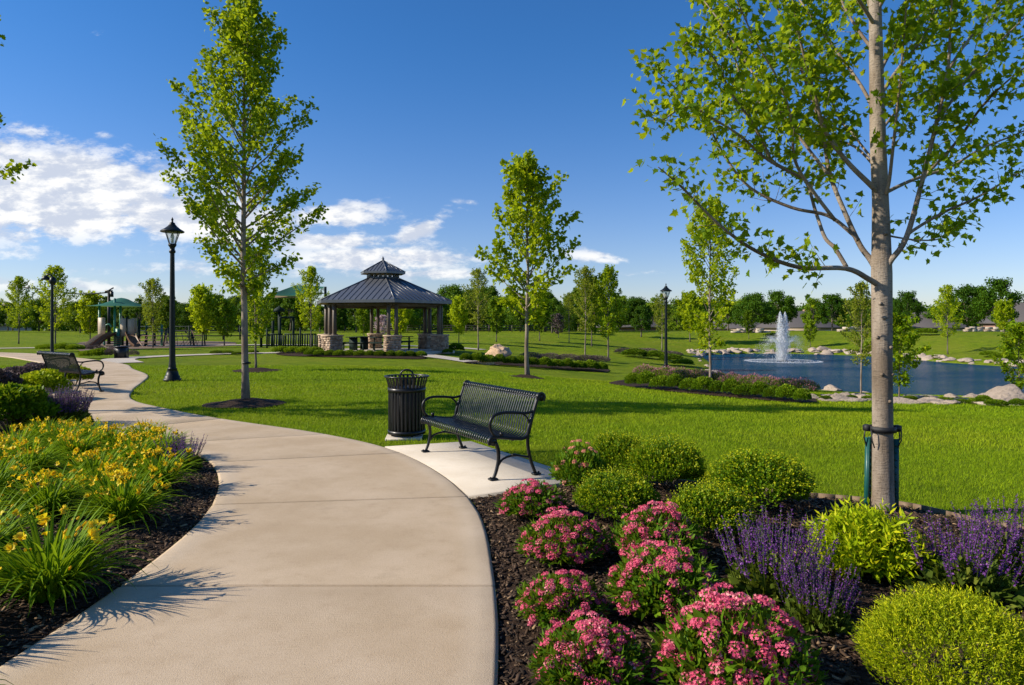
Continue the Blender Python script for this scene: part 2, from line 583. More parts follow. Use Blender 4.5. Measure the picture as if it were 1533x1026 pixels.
# ------------------------------------------------------------------ leaf templates
LEAF = (np.array([(0, 0, 0), (-.34, .45, .09), (0, .48, -.02), (.34, .45, .09), (0, 1, -.06)]), np.array([(0, 2, 1), (0, 3, 2), (1, 2, 4), (2, 3, 4)]))
CARD = (np.array([(0, 0, 0), (-.42, .5, .05), (0, 1, 0), (.42, .5, .05)]), np.array([(0, 3, 2, 1)]))
_mb = [(0, 0), (.20, .06), (.46, .02), (.36, .24), (.62, .44), (.38, .46), (.30, .60), (.24, .58), (.16, .74), (0, 1.0),
       (-.16, .74), (-.24, .58), (-.30, .60), (-.38, .46), (-.62, .44), (-.36, .24), (-.46, .02), (-.20, .06)]
MAPLE = (np.array([(0, .34, -.03)] + [(x, y, .16 * abs(x) - .10 * y * y) for x, y in _mb]),
         np.array([(0, 1 + i, 1 + (i + 1) % len(_mb)) for i in range(len(_mb))]))
_lb = [(0, 0), (.30, .10), (.42, .38), (.27, .48), (.30, .70), (.10, .74), (0, 1), (-.10, .74), (-.30, .70), (-.27, .48), (-.42, .38), (-.30, .10)]
LOBED = (np.array([(0, .4, -.03)] + [(x, y, .14 * abs(x) - .08 * y * y) for x, y in _lb]),
         np.array([(0, 1 + i, 1 + (i + 1) % len(_lb)) for i in range(len(_lb))]))
NARROW = (np.array([(0, 0, 0), (-.13, .4, .04), (.13, .4, .04), (0, 1, -.05)]), np.array([(0, 2, 3, 1)]))
FLORET = (np.array([(0, 0, .0)] + [((.5 if i % 2 == 0 else .26) * math.cos(i * PI / 5), (.5 if i % 2 == 0 else .26) * math.sin(i * PI / 5), .10 if i % 2 == 0 else .03) for i in range(10)]),
          np.array([(0, 1 + i, 1 + (i + 1) % 10) for i in range(10)]))


# ------------------------------------------------------------------ GROUND
def axis(segs):
    out = []
    for a, b, st in segs:
        out += list(np.arange(a, b, st))
    out.append(segs[-1][1])
    return np.array(out)


xs = axis([(-900, -60, 40), (-60, -20, 2.5), (-20, 62, .8), (62, 120, 4), (120, 900, 40)])
ys = axis([(-60, 0, 5), (0, 92, .8), (92, 160, 5), (160, 1500, 60)])
gx, gy = np.meshgrid(xs, ys)
gz = terrain(gx.ravel(), gy.ravel())
nx, ny = len(xs), len(ys)
i = np.arange(ny - 1)[:, None] * nx; j = np.arange(nx - 1)[None, :]
g = G(); g.add(np.stack([gx.ravel(), gy.ravel(), gz], -1), [np.stack([i + j, i + j + 1, i + nx + j + 1, i + nx + j], -1).reshape(-1, 4)])
tag(g.build('lawn', M['lawn'], None, True), 'sunlit mown green lawn rolling down to the pond', kind='structure')

# pond
g = G()
pp = spline([(p[0], p[1]) for p in POND[::3]], 2, True)
c = pp.mean(0); pp2 = c + (pp - c) * 1.03
g.add(np.concatenate([np.array([[x, y, WATER] for x, y in pp2])]), [np.arange(len(pp2))[None, :]])
tag(g.build('pond_water', M['water']), 'blue rippled pond behind the lawn', kind='structure')


def sheet(name, poly, mat, lift=.012, mound=0., ramp=.5, step=.35, kind='structure', label=None, rough=0.):
    """a ground sheet filling an outline, lying on the terrain"""
    poly = np.array(poly)
    x0, y0 = poly.min(0); x1, y1 = poly.max(0)
    gx, gy = np.meshgrid(np.arange(x0, x1, step), np.arange(y0, y1, step))
    gx = gx.ravel() + rng.uniform(-.1, .1, gx.size) * step; gy = gy.ravel() + rng.uniform(-.1, .1, gy.size) * step
    k = inside(poly, gx, gy)
    gx, gy = gx[k], gy[k]
    k = pdist(poly, gx, gy) > step * .3
    pts = [Vector(p) for p in poly] + [Vector((a, b)) for a, b in zip(gx[k], gy[k])]
    n = len(poly)
    r = delaunay_2d_cdt(pts, [(q, (q + 1) % n) for q in range(n)], [], 1, 1e-5)
    V = np.array([(v.x, v.y) for v in r[0]])
    d = pdist(poly, V[:, 0], V[:, 1])
    z = terrain(V[:, 0], V[:, 1]) + lift + mound * sm(0, ramp, d)
    if rough:
        z = z + rough * sm(0, .15, d) * rng.uniform(-1, 1, len(z))
    F = [f for f in r[2] if len(f) == 3]
    F = np.array(F)
    a, b, cc = V[F[:, 0]], V[F[:, 1]], V[F[:, 2]]
    flip = ((b - a)[:, 0] * (cc - a)[:, 1] - (b - a)[:, 1] * (cc - a)[:, 0]) < 0
    F[flip] = F[flip][:, ::-1]
    g = G(); g.add(np.column_stack([V, z]), [F])
    o = g.build(name, mat, None, True)
    tag(o, label, None, None, kind)
    return o


# ------------------------------------------------------------------ PATH (slabs with tooled joints)
LE = [(-2.3, -4), (-2.34, -2), (-2.36, 0.05), (-2.38, 2.05), (-2.35, 4.09), (-2.60, 5.92), (-3.40, 7.72), (-4.55, 8.95), (-6.15, 9.75), (-8.0, 11.1), (-10.0, 12.9), (-11.35, 15.4),
      (-12.3, 17.7), (-13.3, 19.5), (-15.1, 22.2), (-17.4, 25.6), (-21, 29.6), (-27, 34.5), (-40.5, 40), (-60, 44)]
RE = [(.05, -4), (.02, -2), (-.02, 0.05), (-.06, 2.05), (-.10, 4.09), (-.40, 6.20), (-1.35, 8.30), (-2.65, 9.72), (-4.8, 11.3), (-6.5, 12.75), (-7.9, 14.2), (-9.05, 16.3),
      (-10.05, 18.6), (-11.2, 21.0), (-13.2, 23.8), (-15.4, 27.0), (-20, 31.5), (-26, 36.5), (-40, 42), (-60, 46)]
SUB = 8
LEs, REs = spline(LE, SUB), spline(RE, SUB)
PATHPOLY = np.concatenate([LEs, REs[::-1]])
PTOP = .035
g = G()
gap = .013
for k in range(len(LE) - 1):
    l = LEs[k * SUB:(k + 1) * SUB + 1].copy(); r = REs[k * SUB:(k + 1) * SUB + 1].copy()
    for arr in (l, r):
        t0 = norm(arr[1] - arr[0]); t1 = norm(arr[-1] - arr[-2])
        arr[0] += t0 * gap; arr[-1] -= t1 * gap
    across = np.array([0, .012, .05, .2, .4, .6, .8, .95, .988, 1.])
    edge = np.array([.5, .9, 1, 0, 0, 0, 0, 1, .9, .5])
    top = l[:, None, :] * (1 - across)[None, :, None] + r[:, None, :] * across[None, :, None]
    m_, n_ = top.shape[:2]
    zt = np.full((m_, n_), PTOP); zt[:, 0] -= .007; zt[:, -1] -= .007; zt[0, :] -= .006; zt[-1, :] -= .006
    # second row pulled close to the end so the joint edge is a small radius only
    top[1] = top[0] + (top[1] - top[0]) * .05; top[-2] = top[-1] + (top[-2] - top[-1]) * .05
    V = np.concatenate([top.reshape(-1, 2), top.reshape(-1, 2)])
    Z = np.concatenate([zt.ravel(), np.full(m_ * n_, -.12)])
    ii = np.arange(m_ - 1)[:, None] * n_; jj = np.arange(n_ - 1)[None, :]
    Q = np.stack([ii + jj, ii + jj + 1, ii + n_ + jj + 1, ii + n_ + jj], -1).reshape(-1, 4)
    B = m_ * n_
    ring = list(range(n_)) + [q * n_ + n_ - 1 for q in range(1, m_)] + [(m_ - 1) * n_ + q for q in range(n_ - 2, -1, -1)] + [q * n_ for q in range(m_ - 2, 0, -1)]
    S = [(ring[q], ring[q] + B, ring[(q + 1) % len(ring)] + B, ring[(q + 1) % len(ring)]) for q in range(len(ring))]
    g.add(np.column_stack([V, Z]), [Q, np.array(S)], np.concatenate([np.tile(edge, m_), np.full(B, .5)]))
tag(g.build('path', M['concrete']), 'curving tan concrete footpath with tooled joints', kind='structure')

# bench pad, paler concrete
i0 = 5 * SUB; i1 = 6 * SUB + 2
padedge = REs[i0:i1 + 1]
PAD = [tuple(p + np.array([.006, .004])) for p in padedge] + [(-.55, 9.10), (.50, 7.33), (.62, 6.78)]
PADp = np.array(PAD)


def prism(g, poly, z0, z1, bev=.01, a=.5):
    poly = np.array(poly); c = poly.mean(0); n = len(poly)
    ins = c + (poly - c) * (1 - bev / np.linalg.norm(poly - c, axis=1).mean())
    V = np.concatenate([np.column_stack([poly, np.full(n, z0)]), np.column_stack([poly, np.full(n, z1 - bev)]), np.column_stack([ins, np.full(n, z1)])])
    q = np.arange(n); q2 = (q + 1) % n
    Q = np.concatenate([np.stack([q, q2, q2 + n, q + n], -1), np.stack([q + n, q2 + n, q2 + 2 * n, q + 2 * n], -1)])
    top = [tuple(np.arange(n) + 2 * n)]
    g.add(V, [Q, np.array(top)], a)


# ccw order
def ccw(p):
    p = np.array(p); x, y = p[:, 0], p[:, 1]
    return p if np.sum(x * np.roll(y, -1) - np.roll(x, -1) * y) > 0 else p[::-1]


g = G(); prism(g, ccw(PAD), -.1, PTOP + .004)
tag(g.build('concrete_pad', M['pad']), 'pale concrete pad under the slatted bench', kind='structure')

# narrow park paths
def ribbon(pts, w, n=6):
    c = spline(pts, n); t = norm(np.gradient(c, axis=0)); nr = np.stack([-t[:, 1], t[:, 0]], -1)
    return np.concatenate([c + nr * w / 2, (c - nr * w / 2)[::-1]])


SIDE = [ribbon([(-15.6, 27.6), (-17.6, 30.6), (-17.3, 33), (-15.6, 35.4), (-12.5, 37.6), (-11, 38.6)], 1.3),
        ribbon([(-5.2, 36.5), (-3.9, 34.6), (-2.3, 32.6), (-1.2, 31)], 1.6),
        ribbon([(-34, 31), (-29, 32.6), (-25, 35)], 2.2), ribbon([(-42, 41), (-33, 44), (-24, 50), (-14, 51), (-2, 47)], 1.4)]
for p in SIDE:
    sheet('footpath', p, M['pad'], .03, step=.9, label='thin pale footpath crossing the far lawn')

# beds
LBED = np.concatenate([LEs[2 * SUB:11 * SUB + 1] + np.array([-.004, 0]), [(-13.5, 15.2), (-14.5, 10), (-13, 4), (-9, .5)]])
RBED = np.concatenate([REs[2 * SUB:5 * SUB + 1] + np.array([.004, 0]), [(.62, 6.77), (.51, 7.33), (1.15, 7.12), (1.75, 6.78), (2.68, 6.32), (3.4, 5.98), (3.75, 5.45), (4.25, 4.95), (5.2, 4.3), (6.2, 2.6), (5.6, .3)]])
sheet('mulch_bed', LBED, M['mulch'], .006, .05, .5, .16, label='dark mulch bed left of the path', rough=.012)
sheet('mulch_bed', RBED, M['mulch'], .006, .05, .5, .13, label='dark mulch bed right of the path', rough=.012)


def ring(px, py, r, label):
    p = P(px, py)
    a = np.linspace(0, 2 * PI, 28, endpoint=False); rr = r * (1 + .06 * np.sin(a * 3 + px) + .04 * np.sin(a * 5))
    poly = np.stack([p.x + rr * np.cos(a), p.y + rr * np.sin(a)], -1)
    sheet('mulch_ring', poly, M['mulch'], .02, .09, r * .8, r / 5, label=label, rough=.012)
    return poly


def bedpx(pts, label, n=4):
    q = np.array([tuple(P(a, b).xy) for a, b in pts])
    poly = spline(q, n, True)
    sheet('mulch_bed', poly, M['mulch'], .03, .07, .5, .4, label=label, rough=.012)
    return poly


EXTRA = [ring(368, 606, .78, 'round mulch ring under the tall left tree'), ring(383, 556, .8, 'round mulch ring under the second left tree'), ring(790, 566, .62, 'round mulch ring under the tree behind the bench')]
BED_G = bedpx([(695, 543), (740, 541), (800, 541), (870, 545), (908, 552), (906, 558), (850, 554.5), (780, 549), (720, 545.5)], 'long mulch bed of shrubs right of the gazebo')
BED_P = bedpx([(912, 574), (950, 569), (1010, 573), (1100, 580), (1190, 592), (1224, 602), (1190, 604), (1100, 597), (1000, 587), (935, 579)], 'long mulch bed of shrubs in front of the pond')
BED_F = bedpx([(415, 529), (470, 526), (560, 528), (632, 534), (628, 538.5), (560, 537), (480, 535), (425, 533)], 'mulch bed of low shrubs before the gazebo')
EXTRA += [BED_G, BED_P, BED_F]
# gazebo floor
GZ = Vector((-7.45, 39.4, 0))
a = np.arange(6) * PI / 3 + math.radians(-11)
FLOORP = np.stack([GZ.x + 4.3 * np.cos(a), GZ.y + 4.3 * np.sin(a)], -1)
g = G(); prism(g, FLOORP, -.05, .07)
tag(g.build('gazebo_floor', M['pad']), 'pale concrete floor slab under the gazebo', kind='structure')
# playground surface
PLAYP = np.array([tuple(P(px, py).xy) for px, py in [(120, 526), (170, 524), (300, 520), (345, 518), (340, 512), (200, 511), (120, 513)]])
sheet('playground_ground', spline(PLAYP, 4, True), M['gravel'], .02, 0, step=1.2, label='tan bark surface of the playground')

# ------------------------------------------------------------------ GRASS (uncountable: one object)
ALLOW = [PATHPOLY, PADp, LBED, RBED] + SIDE[:2] + EXTRA


def grassband(g, d0, d1, dens, w, h):
    area_pts = int(dens * (d1 * d1 - d0 * d0) * .85)
    D = np.sqrt(rng.random(area_pts) * (d1 * d1 - d0 * d0) + d0 * d0)
    u = rng.uniform(-.85, .85, area_pts)
    x, y = u * D, D
    k = np.ones(len(x), bool)
    for p in ALLOW:
        k &= ~inside(p, x, y)
    k &= ~inside(POND, x, y)
    x, y = x[k], y[k]
    z = terrain(x, y)
    n = len(x)
    lean = rng.normal(0, .45, (n, 2)); hh = h * rng.uniform(.55, 1.25, n); ww = w * rng.uniform(.7, 1.3, n)
    an = rng.uniform(0, PI, n); cx, cy = np.cos(an) * ww / 2, np.sin(an) * ww / 2
    V = np.empty((n, 3, 3))
    V[:, 0] = np.stack([x - cx, y - cy, z - .005], -1); V[:, 1] = np.stack([x + cx, y + cy, z - .005], -1)
    V[:, 2] = np.stack([x + lean[:, 0] * hh, y + lean[:, 1] * hh, z + hh], -1)
    g.add(V.reshape(-1, 3), [np.arange(n * 3).reshape(-1, 3)], np.repeat(rng.random(n), 3))


g = G()
grassband(g, 4.5, 9, 3600, .005, .036)
grassband(g, 9, 15, 1500, .009, .042)
grassband(g, 15, 26, 450, .016, .05)
tag(g.build('grass', M['grass']), 'short mown grass blades of the lawn', kind='stuff')

# bark chips on the beds: one mass
CHIP = (np.array([(x, y, z) for z in (-.5, .5) for x, y in ((-.5, -.5), (.5, -.42), (.42, .5), (-.5, .38))]) * np.array([.28, 1, .10]),
        np.array([(3, 2, 1, 0), (4, 5, 6, 7), (0, 1, 5, 4), (1, 2, 6, 5), (2, 3, 7, 6), (3, 0, 4, 7)]))


def chips(poly, dens, label, ymax=30, smin=.018, smax=.065):
    x0, y0 = poly.min(0); x1, y1 = poly.max(0); y1 = min(y1, ymax)
    n = int(dens * (x1 - x0) * (y1 - y0))
    x = rng.uniform(x0, x1, n); y = rng.uniform(y0, y1, n)
    k = inside(poly, x, y) & (np.abs(x) < .85 * y + .6)
    x, y = x[k], y[k]; n = len(x)
    d = pdist(poly, x, y)
    z = terrain(x, y) + .012 + .05 * sm(0, .5, d) + rng.uniform(-.006, .012, n)
    up = norm(np.stack([rng.normal(0, .35, n), rng.normal(0, .35, n), np.ones(n)], -1))
    an = rng.uniform(0, 2 * PI, n)
    ax = np.stack([np.cos(an), np.sin(an), rng.normal(0, .25, n)], -1)
    g = G(); g.inst(CHIP, np.stack([x, y, z], -1), frames(ax, up), smin + (smax - smin) * rng.random(n) ** 2.2)
    tag(g.build('bark_mulch', M['chips']), label, kind='stuff')


chips(LBED, 1300, 'shredded dark bark mulch of the left bed', 11)
chips(RBED, 1900, 'shredded dark bark mulch of the right bed')


# ------------------------------------------------------------------ TREES
def leaves_on(g, tpl, p0, p1, n, size, spread=.04, up=.5, droop=.2):
    """n leaves scattered along many twig segments p0->p1 (m,3)"""
    m = len(p0)
    t = rng.random((m, n)) ** .8
    pos = p0[:, None, :] + (p1 - p0)[:, None, :] * t[..., None] + rng.normal(0, spread, (m, n, 3))
    ax = norm(p1 - p0)[:, None, :] * .6 + rdir(m * n).reshape(m, n, 3) * .9 + np.array([0, 0, -droop])
    nr = rdir(m * n).reshape(m, n, 3) + np.array([0, 0, up])
    N = m * n
    g.inst(tpl, pos.reshape(-1, 3), frames(ax.reshape(-1, 3), nr.reshape(-1, 3)), (size * rng.uniform(.6, 1.25, N)))


def bez(p, d, L, curve, n=6):
    """n+1 points from p along d, bending towards curve"""
    t = np.linspace(0, 1, n + 1)[:, None]
    return p + (d * t + curve * t * t) * L


def young(H=7., clear=2., spread=1.4, nb=34, tpl=LEAF, leaf=.075, r0=.07, tw=9, per=6, e0=30, e1=66, belly=.22, power=.75, seed=0, narrow=1.0, sprd=.045):
    """upright young tree: straight leader, ascending limbs, leafy twigs"""
    global rng
    rng = np.random.default_rng(seed)
    T = G(); C = G()
    zz = np.linspace(0, H * .985, 14)
    wob = np.cumsum(rng.normal(0, .012, (14, 2)), 0); wob[0] = 0
    tr = np.column_stack([wob, zz])
    rad = r0 * (1 - (zz / H)) ** .8 + .006
    rad[0] *= 1.35; rad[1] *= 1.02
    T.tube(tr, rad, 10, .5)
    P0, P1 = [], []
    for k in range(nb):
        u = (k + rng.random() * .7) / nb
        h = clear + (H - clear) * u * .95
        prof = (u / belly) ** .6 if u < belly else ((1 - u) / (1 - belly)) ** power
        prof = max(prof, .10) * (0.62 + .5 * rng.random()) + (.10 if u < .9 else .04)
        Lb = spread * prof / math.cos(math.radians(e0 + (e1 - e0) * u)) * .9
        az = k * 2.39996 + rng.normal(0, .3)
        el = math.radians(e0 + (e1 - e0) * u + rng.normal(0, 5))
        d = np.array([math.cos(az) * math.cos(el) * narrow, math.sin(az) * math.cos(el) * narrow, math.sin(el)])
        base = np.array([np.interp(h, zz, tr[:, 0]), np.interp(h, zz, tr[:, 1]), h])
        pts = bez(base, d, Lb, np.array([0, 0, .14]) + rng.normal(0, .07, 3))
        rb = np.interp(h, zz, rad)
        T.tube(pts, np.linspace(min(rb * .5, .03), .004, len(pts)), 5, .4)
        nt = max(3, int(tw * (.4 + .8 * Lb / spread)))
        for q in range(nt):
            s = .22 + .78 * (q + rng.random()) / nt
            i0 = min(int(s * 6), 5); f = s * 6 - i0
            b = pts[i0] * (1 - f) + pts[i0 + 1] * f
            dd = norm(d * .7 + rdir(1)[0] * .75 + np.array([0, 0, .25]))
            P0.append(b); P1.append(b + dd * (.10 + .24 * spread * (1.05 - s) + .05 * rng.random()))
        P0.append(pts[-2]); P1.append(pts[-1] + d * .08)
    for q in range(10):
        z = H * (.86 + .14 * q / 10)
        P0.append(np.array([np.interp(z, zz, tr[:, 0]), np.interp(z, zz, tr[:, 1]), z])); P1.append(P0[-1] + norm(np.array([*rng.normal(0, 1, 2), 1.3])) * .18 * (1.25 - q / 10))
    leaves_on(C, tpl, np.array(P0), np.array(P1), per, leaf, sprd)
    return T, C


def mature(H=9., W=4., clear=1.8, clumps=60, per=120, leaf=.28, seed=0, tpl=CARD, zs=1.0):
    """round-headed broadleaf: limbs ending in separate leaf clumps with gaps between"""
    global rng
    rng = np.random.default_rng(seed)
    T = G(); C = G()
    tr = np.column_stack([np.cumsum(rng.normal(0, .05, (7, 2)), 0), np.linspace(0, H * .6, 7)]); tr[0, :2] = 0
    T.tube(tr, np.linspace(.26, .10, 7) * H / 9, 8)
    cz = clear + (H - clear) * .5; hz = (H - clear) * .5
    for k in range(clumps):
        v = rdir(1)[0]
        if v[2] < -.75: v[2] *= -1
        rr = rng.uniform(.45, 1.0) ** .6
        sx = 1 - .22 * max(v[2], 0)
        c = np.array([v[0] * W * sx * rr, v[1] * W * sx * rr, cz + v[2] * hz * rr * zs]) * np.array([1, 1, 1])
        c += rng.normal(0, .12 * W / 3, 3)
        if k < 16:
            b = tr[2 + k % 4]
            mid = (b + c) / 2 + np.array([0, 0, -.25])
            T.tube(np.array([b, mid, c]), [.08 * H / 9, .05 * H / 9, .015], 5)
        cr = rng.uniform(.13, .24) * W * 1.25
        n = int(per * rng.uniform(.7, 1.3))
        q = rdir(n) * (rng.random(n) ** .45)[:, None] * cr * np.array([1, 1, .72])
        pos = c + q
        C.inst(tpl, pos, frames(rdir(n) + np.array([0, 0, -.2]), norm(q) * .7 + rdir(n) * .7 + np.array([0, 0, .5])), leaf * rng.uniform(.6, 1.3, n), np.clip(rng.normal(.45, .22, n), 0, 1))
    return T, C


PROTO = {}


def plant_tree(key, build, bark, leafm, name, label, pos, rz=0., s=1.0, group=None, cat='tree'):
    k = (key, leafm)
    if k not in PROTO:
        T, C = build()
        o = empty(name, label, cat, pos, rz, group, s)
        T.build('trunk', M[bark], o, True); C.build('crown', L[leafm], o)
        PROTO[k] = o
        return o
    o = dup(PROTO[k], label, pos, rz, s, group)
    o.name = name
    return o


YH = {'A': 7.0, 'B': 7.0, 'C': 7.0, 'D': 6.0, 'E': 4.0, 'F': 5.0}
YB = {
    'A': lambda: young(7, 1.7, 2.0, 42, LEAF, .17, .065, 12, 10, 26, 62, .22, .8, 21, 1.0, .07),
    'B': lambda: young(7, 1.75, 1.75, 46, LOBED, .15, .07, 12, 10, 30, 64, .28, .75, 22, 1.0, .07),
    'C': lambda: young(7, 1.5, 1.45, 42, LEAF, .14, .05, 12, 10, 33, 68, .26, .7, 23, 1.0, .06),
    'D': lambda: young(6, 1.7, 1.25, 38, LEAF, .11, .045, 12, 9, 30, 66, .25, .75, 24, 1.0, .05),
    'E': lambda: young(4, .75, 1.2, 30, LEAF, .17, .035, 10, 10, 15, 60, .35, .6, 25, 1.0, .06),
    'F': lambda: young(5, 1.1, 1.6, 36, CARD, .22, .06, 10, 10, 25, 62, .35, .55, 26, 1.0, .10),
}
MB_ = {
    'R': lambda: mature(9, 4.2, .9, 85, 130, .32, 31),
    'S': lambda: mature(9, 3.4, 1.0, 75, 130, .30, 32),
    'V': lambda: mature(9, 5.4, .9, 110, 120, .34, 33),
    'U': lambda: mature(9, 2.6, .7, 60, 120, .28, 34),
}


def ytree(px, pyb, pyt, var, leafm, label, bark='bark_dark', wide=1.0, group=None, name='young_tree', rz=None):
    p = P(px, pyb); h = height_at(p, pyt)
    s = h / YH[var]
    p.z -= .03
    return plant_tree('y' + var, YB[var], bark, leafm, name, label, p, (px * 1.7) % 6.28 if rz is None else rz, (s * wide, s * wide, s), group)


def mtree(px, D, pyt, var, leafm, label, wide=1.0, group=None, name='broadleaf_tree'):
    x = (px - CXP) / FPX * D
    z = tz(x, D); h = EYE + (HZN - pyt) / FPX * D - z
    s = h / 9.0
    return plant_tree('m' + var, MB_[var], 'bark_dark', leafm, name, label, (x, D, z - .05), (px * 2.3) % 6.28, (s * wide, s * wide, s), group)


# the tall young tree on the left
p = P(368, 605)
T, C = young(height_at(p, 3), 2.15, 1.62, 68, LOBED, .086, .066, 14, 16, 24, 68, .15, .92, 41, 1.0, .055)
o = empty('young_tree', 'tall young tree with banded trunk in the mulch ring right of the lamp post', 'tree', p)
T.build('trunk', M['bark'], o, True); C.build('crown', L['young'], o)
g = G(); g.lathe([(.062, .80), (.070, .80), (.070, .84), (.062, .84)], 14)
g.box((.075, 0, .82), (.04, .03, .035))
t = g.build('tree_tie', M['strap'], None, False, p); tag(t, 'thin black band around the trunk of the tall left tree', 'tree tie')
# tree just outside the left edge: its twigs and its shadow reach into the picture
T, C = young(7.2, 2.1, 1.85, 46, LOBED, .105, .085, 12, 10, 24, 68, .22, .75, 42, 1.0, .05)
o = empty('young_tree', 'young tree at the very left edge, only leafy branch tips in view', 'tree', (-10.45, 12.0, 0), 1.2)
T.build('trunk', M['bark'], o, True); C.build('crown', L['young'], o)

for a in [
    (383, 555, 380, 'B', 'young', 'young tree directly behind the tall left tree, in its own mulch ring', 'bark_dark', .9),
    (790, 565, 250, 'B', 'bright', 'bright yellow green maple standing behind the slatted bench', 'bark', 1.0),
    (1063, 588, 305, 'C', 'bright', 'slender yellow green tree in the shrub border left of the fountain', 'bark', .95, None, 'young_tree', 2.4),
    (1289, 597, 425, 'D', 'olive', 'thin pale olive sapling on the near pond bank beside the big trunk', 'bark', .95),
    (1347, 599, 478, 'E', 'young', 'small low green tree half hidden behind the big staked trunk', 'bark_dark', 1.0),
    (1527, 603, 490, 'E', 'young', 'small leafy tree by the large boulder at the right edge', 'bark_dark', 1.0),
    (28, 515, 418, 'A', 'young', 'young tree near the left edge beyond the left bench', 'bark_dark', .9),
    (83, 524, 403, 'A', 'bright', 'young tree right behind the far dark lamp post', 'bark_dark', .95),
    (135, 515, 446, 'F', 'bright', 'short round yellow green tree left of the playground canopy', 'bark_dark', 1.0),
    (229, 521, 420, 'C', 'olive', 'narrow pale green tree right of the playground tower', 'bark_dark', 1.1),
    (303, 518, 438, 'F', 'bright', 'small yellow green tree between the near lamp post and the tall left tree', 'bark_dark', .9),
    (336, 518, 455, 'F', 'mid', 'short mid green tree close left of the tall left tree trunk', 'bark_dark', 1.1),
    (466, 522, 404, 'A', 'bright', 'yellow green tree just left of the gazebo roof', 'bark_dark', .85),
    (687, 514, 452, 'F', 'bright', 'short yellow green tree right behind the gazebo right pillar', 'bark_dark', .9),
    (716, 525, 405, 'D', 'olive', 'slim olive tree behind the tan boulder', 'bark_dark', 1.05),
    (743, 512, 452, 'F', 'mid', 'short mid green tree left behind the maple trunk', 'bark_dark', 1.0),
    (808, 511, 446, 'F', 'mid', 'short green tree right behind the maple trunk', 'bark_dark', 1.0),
    (852, 514, 440, 'D', 'olive', 'small pale olive tree leftmost in the clump behind the bench shrub bed', 'bark_dark', 1.1),
    (876, 538, 402, 'D', 'olive', 'tall thin olive tree beside the bright green one behind the shrub bed', 'bark_dark', 1.0),
    (910, 541, 407, 'B', 'young', 'full green tree at the right end of the shrub bed past the bench', 'bark_dark', .95),
    (886, 519, 425, 'F', 'mid', 'green tree filling the gap behind the two trees past the shrub bed', 'bark_dark', .85),
    (991, 526, 441, 'D', 'olive', 'pale narrow tree just left of the right lamp post', 'bark_dark', 1.15),
    (1033, 512, 446, 'F', 'bright', 'yellow green tree on the far bank behind the slender border tree', 'bark_dark', 1.0),
    (1121, 508, 470, 'F', 'mid', 'small round tree on the far bank left of the fountain', 'bark_dark', .9),
    (1213, 520, 484, 'F', 'mid', 'small green tree on the far bank just right of the fountain', 'bark_dark', 1.0),
    (1419, 531, 431, 'A', 'bright', 'young yellow green tree at the far shore right of the big trunk', 'bark', .85),
    (1503, 507, 456, 'F', 'bright', 'small yellow green tree before the house at the right edge', 'bark_dark', 1.0),
    (250, 514, 452, 'F', 'mid', 'short green tree behind the foot of the near lamp post', 'bark_dark', 1.0),
    (572, 507, 474, 'E', 'pinkish', 'small pink blossoming tree seen through the gazebo', 'bark_dark', 1.5),
    (836, 506, 472, 'E', 'dusk', 'small greyish brown tree left of the olive trees', 'bark_dark', 1.4),
    (600, 514, 450, 'F', 'bright', 'yellow green tree seen between the right gazebo posts', 'bark_dark', 1.0),
    (545, 511, 460, 'F', 'mid', 'mid green tree seen between the left gazebo posts', 'bark_dark', 1.0),
]:
    ytree(*a)

far = 'dark trees along the far edge of the park'
for (px, D, pyt, var, lf, lab, w) in [
    (960, 84, 458, 'S', 'dark', 'compact dark green tree alone left of the right lamp post', .85),
    (1128, 100, 441, 'V', 'dark', 'wide dark tree behind the slender border tree', .85),
    (1166, 108, 436, 'R', 'dark', 'round dark tree right behind the fountain jet', .9),
    (1218, 104, 446, 'S', 'mid', 'left one of the two dark round trees right of the fountain', .9),
    (1246, 102, 441, 'R', 'dark', 'right one of the two dark round trees right of the fountain', .85),
    (1358, 90, 437, 'R', 'dark', 'dark round tree just right of the big trunk', .72),
    (1448, 98, 430, 'V', 'dark', 'broad dark tree behind the young far shore tree', .8),
    (1492, 94, 418, 'R', 'dark', 'tallest dark round tree near the right edge', .8),
    (1090, 104, 450, 'R', 'dark', 'dark tree left behind the slender border tree', .9),
    (1047, 112, 450, 'R', 'dark', 'dark tree right behind the right lamp post', .9),
    (1015, 118, 462, 'S', 'mid', 'low dark tree beside the lamp post far behind', 1.0),
    (1400, 125, 462, 'R', 'dark', 'low tree behind the grey roof right of the trunk', 1.0),
    (1320, 120, 452, 'R', 'dark', 'dark tree hidden partly behind the big trunk', .9),
    (1285, 112, 458, 'S', 'dark', 'dark tree behind the pale olive sapling', .9),
]:
    mtree(px, D, pyt, var, lf, lab, w)
rs = np.random.default_rng(5)
for k, px in enumerate(np.linspace(-80, 945, 84)):
    D = 92 + rs.uniform(-8, 22)
    top = 447 + rs.uniform(-9, 12) + (6 if px < 300 else 0) - (10 if 640 < px < 860 else 0)
    mtree(px + rs.uniform(-9, 9), D, top, 'RSVU'[rs.integers(4)], 'dark' if rs.random() < .68 else 'mid', 'dark green broadleaf tree in the far tree line behind gazebo and playground', rs.uniform(.75, 1.05), far, 'park_edge_tree')
for k, px in enumerate(np.linspace(930, 1620, 34)):
    mtree(px + rs.uniform(-10, 10), 150 + rs.uniform(-8, 25), 455 + rs.uniform(-8, 8), 'RSVU'[rs.integers(4)], 'dark' if rs.random() < .6 else 'mid', 'dark green tree far behind the houses beyond the pond', 1.0, 'distant trees behind the houses', 'distant_tree')
